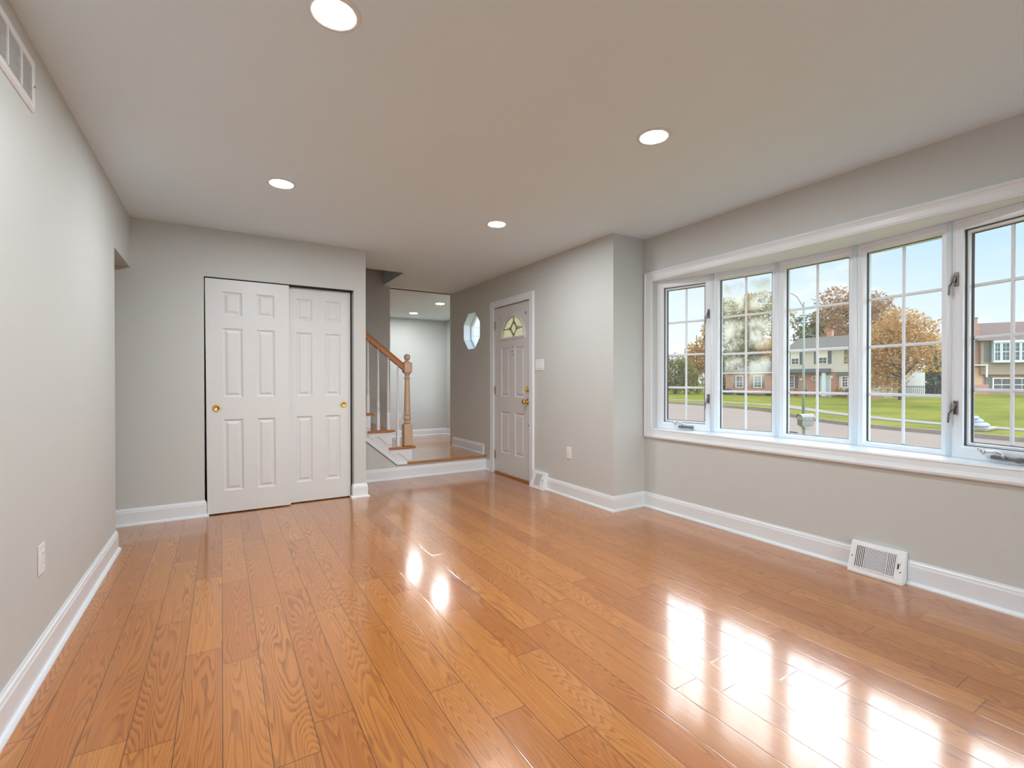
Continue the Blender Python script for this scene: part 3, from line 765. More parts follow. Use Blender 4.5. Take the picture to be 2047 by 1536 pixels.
MB().lathe([(.004, .0102), (.004, .0118)], (X0, gy1 - .012, 2.262), 10, 'x').build('screw', 'pewter', rg)

# ------------------------------------------------------------------ outlets and switches
def outlet(P, loc, label):
    o = thing('wall_outlet', loc, label, 'outlet', group='white wall outlets')
    MB().box(-.036, .036, -.058, .058, .0005, .006, P).build('cover_plate', 'plastic', o, bevel=.002)
    MB().box(-.017, .017, -.034, .034, .006, .0085, P).build('receptacle', 'plastic', o, bevel=.001)
    for zz in (-.019, .019):
        for uu in (-.006, .006): MB().box(uu - .001, uu + .001, zz - .003, zz + .005, .0085, .0088, P).build('slot', 'shutter2', o)
outlet(lambda u, z, w_: (xL + w_, 2.574 + u, .442 + z), (xL, 2.574, .442), 'white outlet low on the left wall')
outlet(lambda u, z, w_: (xJ - w_, 3.714 - u, .438 + z), (xJ, 3.714, .438), 'white outlet between the front door and the wall corner')
outlet(lambda u, z, w_: (3.10 + u, yF - w_, .44 + z), (3.10, yF, .44), 'white outlet on the far room wall behind the balusters')
so = thing('switch_plate', (xJ, 4.222, 1.32), 'white three rocker light switch plate beside the front door', 'light switch')
Pq = lambda u, z, w_: (xJ - w_, 4.222 - u, 1.32 + z)
MB().box(-.080, .080, -.060, .060, .0005, .006, Pq).build('cover_plate', 'plastic', so, bevel=.002)
for k in (-1, 0, 1):
    MB().prism([(-.033, .006), (-.033, .0115), (.033, .0075), (.033, .006)], k * .046 - .0165, k * .046 + .0165, lambda p, q, h: Pq(h, p, q)).build('rocker', 'plastic', so)

# ------------------------------------------------------------------ staircase
sc = thing('staircase', (1.5, 5.9, LZ), 'straight stair with oak treads, white balusters and raw oak newel post', 'staircase')
RISE, RUN = .2035, .244
NS = 11
rx = [1.931 - RUN * k for k in range(NS + 1)]
tz = [LZ + .185 + RISE * k - (0 if k else 0) for k in range(NS)]     # tread tops
y0s, y1s = yS - .001, yB - .001
# outer string (white), stepped on top, sloped at its bottom edge
poly = [(1.931, LZ + .001)]
for k in range(NS):
    poly += [(rx[k], tz[k] - .025), (rx[k + 1], tz[k] - .025)]
xe = rx[NS]
poly += [(xe, tz[NS - 1] - .30)]
sl = (.612 - .168) / (xC - 1.745)
poly = [(1.931, .1645)] + [p for p in poly[1:]]
poly[-1] = (xe, .168 + sl * (xe - 1.745))
poly += [(1.745, .1685), (1.86, .1645)]
MB().prism(poly, yS - .002, yS + .018, sx).build('outer_string', 'trim', sc)
mb = MB()
for k in range(NS): mb.box(rx[k] - .018, rx[k], yS + .019, y1s, tz[k] - RISE + .001 if k else LZ + .001, tz[k] - .026)
mb.build('risers', 'trim', sc)
for k in range(NS):
    x0, x1 = rx[k + 1] + .0005, rx[k] + .034
    prf = [(x0, -.025), (x1 - .008, -.025), (x1, -.018), (x1, -.007), (x1 - .008, 0), (x0, 0)]
    mb = MB().prism([(p, tz[k] + q) for p, q in prf], yS - .003, y1s, sx)
    # return nosing on the open side
    prn = [(0, -.025), (.026, -.025), (.033, -.018), (.033, -.007), (.026, 0), (0, 0)]
    mb.prism([(yS - .003 - p, tz[k] + q) for p, q in prn], x0 - .034, x1, lambda p, q, h: (h, p, q))
    mb.build('tread', 'oak', sc)
for k in range(3):
    xr, xl, zt = rx[k] - .002, rx[k + 1] - .03, tz[k] - .0255
    cv = [(xl, zt - .055), (xl + .035, zt - .050), (xl + .055, zt - .075), (xl + .075, zt - .055), (xl + .105, zt - .045), (xl + .13, zt - .055), (xl + .165, zt - .090), (xl + .195, zt - .125), (xl + .215, zt - .135), (xl + .235, zt - .135), (xl + .255, zt - .15), (xr, zt - .155)]
    MB().prism([(xl, zt)] + cv + [(xr, zt)], yS - .014, yS - .0022, sx).build('bracket', 'trim', sc)
# moulding along the lower edge of the string
mb = MB().sweep([(xC + .002, yS - .0005, .168 + sl * (xC + .002 - 1.745)), (1.747, yS - .0005, .1685), (1.868, yS - .0005, .1645)], [(-.004, 0), (-.004, .012), (.006, .014), (.020, .010), (.036, .004), (.036, 0)], (0, -1, 0), side=-1)
mb.build('string_moulding', 'trim', sc)
MB().sweep([(xC + .002, yS - .0022, .168 + sl * (xC + .002 - 1.745)), (1.747, yS - .0022, .1685), (1.868, yS - .0022, .1645)], [(-.0105, 0), (-.0105, .003), (-.005, .003), (-.005, 0)], (0, -1, 0), side=-1).build('joint_shade_strip', 'gasket', sc)  # solid dark strip standing in for the shaded gap along the moulding
# balusters
def zrail(x, top=False): return (1.265 if not top else 1.345) + (1.853 - x) * .805
for i in range(6):
    x = 1.780 - .117 * i; yb = yS + .058
    k = 0
    while k + 1 < NS and x < rx[k + 1] + .030: k += 1
    zb, zt = tz[k], zrail(x) + .012
    hs = .20; a = .0165
    mb = MB().box(x - a, x + a, yb - a, yb + a, zb + .0005, zb + hs)
    Lr = zt - zb - hs
    mb.lathe([(.015, 0), (.012, .008), (.0165, .016), (.0165, .026), (.011, .034), (.0145, .050), (.0165, .075), (.0145, .105), (.0155, .112), (.0155, .120), (.0135, .126), (.0135, .16), (.0095, Lr)], (x, yb, zb + hs), 16)
    mb.build('baluster', 'trim', sc, False)
# newel
nxp, nyp = 1.893, yS + .058; a = .048
mb = MB()
def sqr(h0, h1, a_, ch=.006):
    mb.rings([[(nxp + sx_ * q_, nyp + sy_ * q_, h) for sx_, sy_ in ((-1, -1), (1, -1), (1, 1), (-1, 1))] for q_, h in ((a_ - ch, h0), (a_, h0 + ch), (a_, h1 - ch), (a_ - ch, h1))])
sqr(tz[0] + .0005, .635, .050); sqr(1.244, 1.367, .047)
mb.lathe([(.030, .634), (.040, .642), (.043, .652), (.036, .662), (.030, .668), (.040, .684), (.045, .700), (.042, .716), (.032, .730), (.036, .738), (.043, .748), (.042, .758), (.036, .768), (.0385, .79), (.037, .84), (.0275, 1.165), (.036, 1.172), (.037, 1.184), (.028, 1.194), (.025, 1.204), (.030, 1.222), (.040, 1.236), (.043, 1.245)], (nxp, nyp, 0), 28)
mb.lathe([(.040, 1.366), (.040, 1.374), (.024, 1.382), (.020, 1.392), (.028, 1.400), (.036, 1.414), (.038, 1.430), (.036, 1.446), (.026, 1.460), (.012, 1.467), (.002, 1.468)], (nxp, nyp, 0), 28)
mb.build('newel_post', 'newel', sc)
hr = [(-.030, .0), (-.030, .018), (-.034, .040), (-.028, .060), (-.014, .072), (.014, .072), (.028, .060), (.034, .040), (.030, .018), (.030, 0)]
x0, x1 = xC + .03, nxp - .048
mb = MB().rings([[(x, nyp + p, zrail(x) + q * 1.22) for p, q in hr] for x in (x1, x0)])
mb.build('handrail', 'oak', sc)

# ------------------------------------------------------------------ outside: ground
G = -.9; LG = -.75
cp = [(46, 60), (39, 45), (35.2, 30.2), (33.9, 23.7), (30.9, 17.6), (27.2, 14.4), (24.9, 11.4), (23.9, 8.9), (23.5, 6.9), (22.9, 4.65), (22.3, 0), (21.6, -10), (21, -30)]
def offs(path, d):
    out = []
    for i, p in enumerate(path):
        a = Vector(path[max(i - 1, 0)]); b_ = Vector(path[min(i + 1, len(path) - 1)])
        n = (b_ - a).normalized(); n = Vector((-n.y, n.x)); out.append((p[0] + n.x * d, p[1] + n.y * d))
    return out
def smoothpath(p, k=2):
    for _ in range(k):
        q = [p[0]]
        for i in range(len(p) - 1):
            a, b_ = p[i], p[i + 1]
            q += [(a[0] * .75 + b_[0] * .25, a[1] * .75 + b_[1] * .25), (a[0] * .25 + b_[0] * .75, a[1] * .25 + b_[1] * .75)]
        p = q + [p[-1]]
    return p
cpS = smoothpath(cp)
mb = MB().add([(12.2, -40, G), (60, -40, G), (60, 90, G), (12.2, 90, G)], [(0, 1, 2, 3)])
st('road', mb, 'asphalt', 'pale worn asphalt street outside the window', 'street')
mb = MB()
pa, pb = cpS, offs(cpS, .16)
mb.rings([[(x_, y_, G + .001) for x_, y_ in pa], [(x_, y_, LG) for x_, y_ in offs(cpS, .02)], [(x_, y_, LG + .004) for x_, y_ in offs(cpS, .05)], [(x_, y_, LG + .004) for x_, y_ in pb]], False, (False, False))
st('curb', mb, 'curb', 'weathered concrete curb on the far side of the street', 'curb')
def hgt(x_, y_):
    k = max(0, min(1, (x_ - 26) / 30)); s_ = max(0, min(1, (24 - y_) / 9)); k = k * k * (3 - 2 * k); s_ = s_ * s_ * (3 - 2 * s_)
    return LG + .75 * k * s_
mb = MB(); rows = []
DD = [.15, 1.2, 2.2, 3.6, 6, 9, 13, 18, 24, 32, 42, 60, 90]
for d in DD:
    rows.append([(x_, y_) for x_, y_ in [(p[0] + d * .99, p[1] + d * .12) for p in cpS]])
vs = [(x_, y_, hgt(x_, y_)) for r_ in rows for x_, y_ in r_]; n = len(cpS)
mb.add(vs, [(k * n + i, k * n + i + 1, (k + 1) * n + i + 1, (k + 1) * n + i) for k in range(len(DD) - 1) for i in range(n - 1)])
tag(mb.build('lawn', 'grass', smooth=True), 'mown green front lawns across the street', 'lawn', kind='stuff')
sw = smoothpath([(43, 60), (40.5, 42), (38.6, 33), (38.2, 27.2), (35.6, 20.8), (31.0, 16.1), (28.6, 12.5), (27.0, 9.8), (26.2, 7.8), (25.6, 4.6), (25, 0), (24.4, -10), (23.8, -30)])
pb = offs(sw, 1.1)
mb = MB().rings([[(x_, y_, LG - .05) for x_, y_ in sw], [(x_, y_, max(LG, hgt(x_, y_)) + .035) for x_, y_ in sw], [(x_, y_, max(LG, hgt(x_, y_)) + .035) for x_, y_ in pb], [(x_, y_, LG - .05) for x_, y_ in pb]], False, (False, False))
st('sidewalk', mb, 'concrete', 'pale concrete sidewalk crossing the lawns over the street', 'sidewalk')
mb = MB().box(xW + .121, 12.2, -40, 3.2, -1.1, LG).box(xJ + .151, 12.2, 3.2, 6.46, -1.1, LG).box(4.251, 12.2, 6.46, 40, -1.1, LG)
tag(mb.build('front_yard', 'grass'), 'grass yard right outside the bow window on the near side of the street', 'lawn', kind='stuff')
mb = MB().add([(-250, -250, -1.2), (400, -250, -1.2), (400, 400, -1.2), (-250, 400, -1.2)], [(0, 1, 2, 3)])
st('ground', mb, 'grass', 'distant ground beyond the gardens', 'ground')

# mailbox
mbx = thing('mailbox', (11.14, 5.67, LG), 'grey plastic curbside mailbox with a paper slot on a post', 'mailbox', rz=R(158))
def arch(w_, z0, h, n=12): return [(-w_, z0)] + [(w_ * math.cos(math.pi - math.pi * k / n), z0 + h + w_ * .62 * math.sin(math.pi * k / n)) for k in range(n + 1)] + [(w_, z0)]
# local +x is the door end, y the width
MB().prism(arch(.085, 1.02, .075), -.15, .15, lambda p, q, h: (h, p, q)).build('box_body', 'mail', mbx, world=False, bevel=.004)
ao, ai = arch(.100, 1.085, .015), arch(.088, 1.085, .012)
MB().rings([[(x_, p, q) for p, q in pp] for x_, pp in ((-.165, ai), (-.165, ao), (.170, ao), (.170, ai))], False, (False, False)).prism(ao, -.165, -.160, lambda p, q, h: (h, p, q)).build('box_roof', 'mail2', mbx, world=False)
MB().prism(arch(.070, 1.03, .055), .1505, .158, lambda p, q, h: (h, p, q)).build('box_door', 'mail2', mbx, world=False, bevel=.002)
MB().box(.158, .172, -.018, .018, 1.120, 1.130).build('door_pull', 'mail', mbx, world=False)
MB().box(-.14, .145, -.078, .078, .905, 1.019).build('paper_holder', 'mail', mbx, world=False, bevel=.008)
MB().box(.1455, .150, -.060, .060, .925, 1.005).build('paper_slot', 'pewter', mbx, world=False)
MB().box(-.10, .105, -.062, .062, .875, .904).build('collar', 'mail2', mbx, world=False, bevel=.006)
MB().box(-.048, .048, -.048, .048, 0, .874).box(-.06, .06, -.06, .06, .83, .86).build('post', 'mail2', mbx, world=False, bevel=.005)
for yy in (-.0875, .0855):
    for xx in (-.07, .01): MB().box(xx, xx + .035, yy, yy + .002, 1.04, 1.085).build('number_plate', 'mail2', mbx, world=False)

# street light
sl_ = thing('street_light', (28.16, 14.45, LG), 'pale green street light pole with a curved arm over the street', 'street light')
PX, PY = 28.16, 14.45
MB().tube([(PX, PY, LG), (PX, PY, 2.5), (PX - .02, PY - .02, 5.62)], [.080, .066, .048], 12).build('pole', 'polepaint', sl_, True)
ar = [(PX - .02, PY - .02, 5.2), (PX - .06, PY + .06, 5.45), (PX - .15, PY + .25, 5.90), (PX - .26, PY + .48, 6.14), (PX - .38, PY + .72, 6.22), (PX - .46, PY + .90, 6.25)]
MB().tube(ar, .028, 8).build('arm', 'lampgrey', sl_, True)
hx = Vector((-.46, .90, 0)).normalized()
mb = MB(); c0 = Vector((PX - .42, PY + .82, 6.25))
mb.rings([[c0 + hx * s_ + Vector((hx.y, -hx.x, 0)) * (w_ * math.cos(a_)) + Vector((0, 0, h_ * math.sin(a_))) for a_ in [2 * math.pi * k / 10 for k in range(10)]] for s_, w_, h_ in ((0, .04, .04), (.10, .10, .07), (.28, .13, .085), (.44, .10, .06), (.50, .03, .02))])
mb.build('lamp_head', 'lampgrey', sl_, True)

# sacks by the curb
sk = thing('sack_pile', (25.2, 6.45, LG), 'low pile of pale sacks and boards on the grass by the curb', 'sacks')
MB().box(-.75, .75, -.45, .5, .02, .07).box(-.70, .70, -.50, .42, .085, .12).build('boards', 'card', sk, world=False, bevel=.01)
for cx, cy, cz_, a, b_, h in ((-.1, -.05, .20, .55, .36, .10), (.05, .10, .34, .45, .30, .09), (-.25, .1, .47, .34, .26, .08)):
    MB().lathe([(.02, -1), (.75, -.85), (1, -.2), (1, .2), (.8, .8), (.02, 1)], (0, 0, 0), 14)
    q = MB().lathe([(.02, -1), (.75, -.85), (1, -.2), (1, .2), (.8, .8), (.02, 1)], (0, 0, 0), 14)
    q.v = [(cx + x_ * a, cy + y_ * b_, cz_ + z_ * h) for x_, y_, z_ in q.v]; q.build('sack', 'sack', sk, True, world=False)

# ------------------------------------------------------------------ houses
def win(h, s0, s1, z0, z1, d, mat='extglass', shade=False, cols=2, rows=4, fm='extwhite', wd=.09, mw=.014):
    f = MB()
    f.box(s0, s0 + wd, d - .06, d + .02, z0, z1).box(s1 - wd, s1, d - .06, d + .02, z0, z1).box(s0 + wd, s1 - wd, d - .06, d + .02, z0, z0 + wd).box(s0 + wd, s1 - wd, d - .06, d + .02, z1 - wd, z1)
    zm = (z0 + z1) / 2
    f.box(s0 + wd, s1 - wd, d - .04, d + .02, zm - .03, zm + .03)
    for k in range(1, cols):
        u = s0 + wd + (s1 - s0 - 2 * wd) * k / cols; f.box(u - mw, u + mw, d - .028, d + .02, z0 + wd, z1 - wd)
    for k in range(1, rows):
        zz = z0 + wd + (z1 - z0 - 2 * wd) * k / rows; f.box(s0 + wd, s1 - wd, d - .028, d + .02, zz - mw, zz + mw)
    fo = f.build('window', fm, h, world=False)
    MB().box(s0 + wd - .01, s1 - wd + .01, d - .015, d + .01, z0 + wd - .01, (zm if shade else z1 - wd + .01)).build('pane', mat, fo, world=False)
    if shade: MB().box(s0 + wd - .01, s1 - wd + .01, d - .020, d + .01, zm, z1 - wd + .01).build('roller_shade', 'shade', fo, world=False)
def shut(h, s0, s1, z0, z1, d, mat='shutter'):
    m_ = MB().box(s0, s0 + .05, d - .05, d, z0, z1).box(s1 - .05, s1, d - .05, d, z0, z1).box(s0 + .05, s1 - .05, d - .05, d, z0, z0 + .06).box(s0 + .05, s1 - .05, d - .05, d, z1 - .06, z1)
    n = int((z1 - z0) / .07)
    for k in range(n):
        zz = z0 + .06 + (z1 - z0 - .12) * (k + .5) / n; m_.box(s0 + .05, s1 - .05, d - .038, d - .012, zz - .026, zz + .022)
    m_.build('shutter', mat, h, world=False)

ang1 = math.atan2(-.9982, .0596)
h1 = thing('two_storey_house', (62.0, 33.6, LG), 'two storey brick and cream sided house with a low brick wing across the street', 'house', rz=ang1)
MB().box(0.0, 5.75, 0, 7, 0, 2.96).build('brick_wall', 'brick', h1, world=False)
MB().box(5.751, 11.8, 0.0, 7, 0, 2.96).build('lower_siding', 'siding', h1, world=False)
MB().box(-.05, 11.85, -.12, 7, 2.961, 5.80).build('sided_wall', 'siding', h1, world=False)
rf = MB().prism([(-.65, 5.86), (3.45, 7.55), (7.6, 5.86), (7.6, 5.76), (3.45, 7.42), (-.65, 5.76)], -.35, 12.15, lambda p, q, h: (h, p, q)).build('roof', 'shingle', h1, world=False)
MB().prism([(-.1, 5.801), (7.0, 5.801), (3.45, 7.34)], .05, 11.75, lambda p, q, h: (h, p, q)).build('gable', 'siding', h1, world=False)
MB().box(-.35, 12.15, -.72, -.652, 5.72, 5.88).box(-.30, 12.1, -.65, -.121, 5.80, 5.84).build('gutter', 'extwhite', h1, world=False)
ch = MB().box(2.86, 3.46, 3.6, 4.2, 6.9, 8.25).box(2.81, 3.51, 3.55, 4.25, 8.25, 8.36).build('chimney', 'brick', h1, world=False)
for a, b_ in ((.31, 1.31), (3.47, 4.48), (6.72, 7.73), (9.6, 10.6)):
    win(h1, a, b_, 3.95, 5.57, -.125, shade=True)
    shut(h1, a - .46, a - .10, 3.98, 5.52, -.125); shut(h1, b_ + .06, b_ + .42, 3.98, 5.52, -.125)
MB().prism([(-.9, 2.92), (-.9, 3.02), (-.13, 3.42), (-.13, 2.92)], -1.6, 4.85, lambda p, q, h: (h, p, q)).build('porch_roof', 'shingle3', h1, world=False)
MB().box(4.12, 4.47, -.80, -.45, .06, 2.919).box(4.05, 4.54, -.86, -.40, .0, .06).build('porch_column', 'paleblue', h1, world=False)
MB().box(2.0, 5.3, -1.0, -.01, 0.0, .09).build('porch_step', 'concrete', h1, world=False)
dj = MB().box(3.66, 3.76, -.05, .02, .09, 2.55).box(4.70, 4.80, -.05, .02, .09, 2.55).box(3.76, 4.70, -.05, .02, 2.43, 2.55).build('door_frame', 'extwhite', h1, world=False)
dd = MB().box(3.76, 4.70, -.03, .01, .09, 2.43).build('front_door', 'paledoor', h1, world=False)
MB().lathe([(.001, -.035), (.16, -.035), (.16, -.028), (.001, -.028)], (4.10, 0, 0), 20, 'y')
q = MB().lathe([(.001, -.036), (.16, -.036), (.16, -.029), (.001, -.029)], (0, 0, 0), 20, 'y'); q.v = [(4.12 + x_, y_, 1.55 + z_ * 4.2) for x_, y_, z_ in q.v]; q.build('oval_glass', 'extglass', dd, world=False)
oc8 = octo(2.95, 2.27, .27); oi8 = octo(2.95, 2.27, .20)
f8 = MB().rings([[(p, d_, q_) for p, q_ in pp] for d_, pp in ((-.01, oc8), (-.06, oc8), (-.06, oi8), (-.01, oi8))], True, (False, False)).box(2.935, 2.965, -.045, -.02, 2.07, 2.47).box(2.75, 3.15, -.045, -.02, 2.255, 2.285).build('octagon_window', 'extwhite', h1, world=False)
MB().prism(oi8, -.02, -.005, lambda p, q_, h: (p, h, q_)).build('pane', 'extglass', f8, world=False)
MB().box(1.30, 1.62, -.03, 0, 2.02, 2.22).build('address_plaque', 'extwhite', h1, world=False)
MB().box(4.85, 4.98, -.14, 0, 2.22, 2.52).build('porch_lamp', 'extwhite', h1, world=False)
win(h1, -.45, .70, 1.02, 2.62, -.005, cols=4); shut(h1, .74, 1.10, 1.03, 2.54, -.005); shut(h1, -.85, -.49, 1.03, 2.54, -.005)
by = MB().box(5.76, 8.7, -.25, -.001, .30, 2.55).build('bay_wall', 'siding', h1, world=False)
win(h1, 6.02, 6.72, 1.14, 2.48, -.255); win(h1, 6.80, 7.5, 1.14, 2.48, -.255); win(h1, 7.6, 8.3, 1.14, 2.48, -.255)
MB().prism([(-.45, 2.551), (-.45, 2.62), (-.122, 2.93), (-.002, 2.93), (-.002, 2.551)], 5.6, 8.8, lambda p, q, h: (h, p, q)).build('bay_roof', 'shingle3', h1, world=False)
wd_ = -.9
MB().box(-8.1, 0, wd_, 7, 0, 2.94).build('wing_wall', 'brick', h1, world=False)
vs = [(-8.35, wd_ - .3, 3.0), (0, wd_ - .3, 3.0), (0, 7.3, 3.0), (-8.35, 7.3, 3.0), (-4.7, 3.0, 4.62), (0, 3.0, 4.62)]
MB().add(vs, [(0, 1, 5, 4), (2, 3, 4, 5), (3, 0, 4), (1, 2, 5), (0, 3, 2, 1)]).build('wing_roof', 'shingle', h1, world=False)
MB().box(-8.38, -.01, wd_ - .36, wd_ - .30, 2.95, 3.06).box(-8.3, -.01, wd_ - .30, wd_ - .005, 2.945, 2.985).build('wing_gutter', 'extwhite', h1, world=False)
for a, b_ in ((-6.58, -5.49), (-4.06, -2.99)):
    win(h1, a, b_, 1.0, 2.64, wd_ - .005); shut(h1, a - .36, a - .02, 1.01, 2.60, wd_ - .005, 'shutter2'); shut(h1, b_ + .02, b_ + .36, 1.01, 2.60, wd_ - .005, 'shutter2')
def leaves(mb, blobs, n, size, seed, flat=.6, shell=.35):
    rnd = random.Random(seed); tot = sum(b_[3] * b_[4] * b_[5] for b_ in blobs)
    for cx, cy, cz_, rx_, ry_, rz_ in blobs:
        for _ in range(max(8, int(n * rx_ * ry_ * rz_ / tot))):
            while True:
                v = Vector((rnd.uniform(-1, 1), rnd.uniform(-1, 1), rnd.uniform(-1, 1)))
                if 0 < v.length <= 1: break
            v = v * (v.length ** -shell); v = v * (1 + rnd.gauss(0, .05))
            p = Vector((cx + v.x * rx_, cy + v.y * ry_, cz_ + v.z * rz_))
            a = Vector((rnd.gauss(0, 1), rnd.gauss(0, 1), rnd.gauss(0, flat))).normalized(); b2 = a.orthogonal().normalized()
            b2 = Matrix.Rotation(rnd.uniform(0, 6.28), 3, a) @ b2; s_ = size * rnd.uniform(.6, 1.3)
            mb.add([p - a * s_, p + b2 * s_ * .55, p + a * s_, p - b2 * s_ * .55], [(0, 1, 2, 3)])
    return mb
def shrub(name, loc, label, blobs, n, size, mat, seed, cat='shrub', group=None, trunk=None):
    o = thing(name, loc, label, cat, group=group)
    leaves(MB(), blobs, n, size, seed).build('foliage', mat, o, world=False)
    if trunk:
        mb = MB()
        for pts, rr in trunk: mb.tube(pts, rr, 8)
        mb.build('trunk', 'bark', o, True, world=False)
    else:
        mb = MB(); hz = min(b_[2] for b_ in blobs)
        for b_ in blobs[:4]: mb.tube([(b_[0] * .8, b_[1] * .8, -.02), (b_[0], b_[1], b_[2])], .03, 6)
        mb.build('stems', 'bark', o, True, world=False)
    return o
X1 = Matrix.Translation((62.0, 33.6, LG)) @ Matrix.Rotation(ang1, 4, 'Z')
def atH(s, d): return tuple(X1 @ Vector((s, d, 0)))
# planting along the wing and porch
for k, (s_, w_, h_, m_, lb) in enumerate(((-7.2, .9, .80, 'leaf_shrub', 'dark low shrub under the left end of the brick wing'), (-5.2, 1.0, .36, 'leaf_shrub', 'low dark border plant below the left wing window'), (-3.2, 1.1, .34, 'leaf_brown', 'low brownish border plant below the right wing window'), (-1.4, .9, .40, 'leaf_shrub', 'low dark border plant at the right end of the brick wing'))):
    shrub('border_shrub', atH(s_, wd_ - .75), lb, [(0, 0, h_ * .5, w_ * .35, w_, h_ * .55)], 380, .10, m_, 40 + k, group='low planting along the brick wing')
shrub('porch_bush', atH(6.0, -.9), 'yellow green bush in front of the house bay window', [(0, 0, .6, .45, .45, .6)], 300, .12, 'leaf_gold', 51)
shrub('porch_bush', atH(7.3, -.9), 'reddish bush at the right of the house bay window', [(0, 0, .6, .6, .7, .6)], 340, .12, 'leaf_brown', 52)
def pot(s_, d_, label, plant):
    o = thing('plant_pot', atH(s_, d_), label, 'plant pot', group='terracotta pots by the porch')
    MB().lathe([(.17, 0), (.25, .34), (.28, .35), (.28, .42), (.22, .42), (.20, .36), (.01, .36)], (0, 0, 0), 16).build('pot', 'terracotta', o, True, world=False)
    leaves(MB(), [(0, 0, .36 + plant * .4, .28, .28, plant * .5)], 120, .09, int(s_ * 10)).build('plant', 'leaf_shrub' if plant < .7 else 'leaf_gold', o, world=False)
pot(1.17, -.75, 'terracotta pot with a tall yellowish plant left of the street light pole', .8)
pot(2.41, -1.15, 'terracotta pot with a dark plant under the octagonal house window', .6)
pot(3.75, -1.2, 'small terracotta pot at the foot of the porch column', .3)

ang2 = math.atan2(-.8525, .5227)
h2 = thing('tan_split_level_house', (56.53, 14.72, 0), 'tan sided split level house with a long white bow window at the right', 'house', rz=ang2)
MB().box(.55, 9, 0, 7, 1.71, 4.70).build('sided_wall', 'tansiding', h2, world=False)
MB().box(.60, 9, .35, 7, -.3, 1.709).build('lower_wall', 'brick2', h2, world=False)
vs = [(.25, -.5, 4.66), (9.3, -.5, 4.66), (9.3, 7.4, 4.66), (.25, 7.4, 4.66), (1.15, 3.4, 6.52), (8.4, 3.4, 6.52)]
MB().add(vs, [(0, 1, 5, 4), (2, 3, 4, 5), (3, 0, 4), (1, 2, 5), (0, 3, 2, 1)]).build('roof', 'shingle2', h2, world=False)
MB().box(-.04, .54, .3, 1.3, 1.0, 6.1).box(.06, .44, .45, 1.15, 6.1, 6.72).box(.0, .50, .4, 1.2, 6.72, 6.80).box(.12, .32, .6, .9, 6.80, 7.05).build('chimney', 'brick2', h2, world=False)
shut(h2, .79, 1.17, 2.86, 4.40, -.005, 'shutter2')
MB().box(1.19, 5.2, -.55, -.001, 2.74, 2.86).box(1.19, 5.2, -.55, -.001, 4.46, 4.64).build('bow_window_shelf', 'paleblue', h2, world=False)
for a, b_ in ((1.24, 1.70), (1.72, 2.28), (2.30, 2.90), (2.92, 3.5), (3.52, 4.1), (4.12, 4.7)):
    win(h2, a, b_, 2.865, 4.455, -.42, cols=2, rows=4, fm='paleblue', wd=.07, mw=.009)
MB().box(1.21, 5.1, -.38, -.002, 2.87, 4.455).build('bow_window_body', 'paleblue', h2, world=False)
win(h2, 1.40, 2.62, .22, 1.44, .345, cols=2, rows=2); win(h2, 2.66, 3.9, .22, 1.44, .345, cols=2, rows=2)
shut(h2, .95, 1.36, .18, 1.56, .345, 'shutter2')
MB().box(-.35, .95, -.35, .3, -.3, .86).build('brick_stoop', 'brick', h2, world=False)
MB().box(-.10, .02, -.3, -.18, .861, 2.50).box(.80, .90, -.3, -.18, 1.5, 2.50).box(-.12, .92, -.35, .29, 2.50, 2.58).build('porch_frame', 'extwhite', h2, world=False)
MB().box(.12, .70, .20, .25, .861, 2.38).build('side_door', 'tandoor', h2, world=False)
MB().box(.02, .80, .255, .30, .861, 2.498).build('entry_recess', 'tansiding', h2, world=False)

# iron fence behind the lawn
p0, p1 = Vector((61.2, 22.2)), Vector((61.6, 17.6))
fn = thing('iron_fence', (61.4, 19.9, LG), 'black iron picket fence beside the house behind the orange tree', 'fence')
mb = MB(); L = (p1 - p0).length; n = int(L / .16); d = (p1 - p0) / L
for k in range(n + 1):
    q = p0 + d * (L * k / n); mb.box(q.x - .018, q.x + .018, q.y - .018, q.y + .018, LG, LG + 1.45)
mb.build('pickets', 'iron', fn)
MB().tube([(p0.x, p0.y, LG + .25), (p1.x, p1.y, LG + .25)], .03, 6).tube([(p0.x, p0.y, LG + 1.3), (p1.x, p1.y, LG + 1.3)], .03, 6).build('rails', 'iron', fn)
rw = thing('red_garden_wall', (58.6, 25.4, LG), 'low red brick garden wall with a pale cap at the foot of the orange tree', 'garden wall', rz=ang1)
MB().box(0, 3.2, -.15, .15, 0, .55).build('brick_face', 'brick', rw, world=False)
MB().box(-.05, 3.25, -.2, .2, .551, .62).build('cap', 'extwhite', rw, world=False)

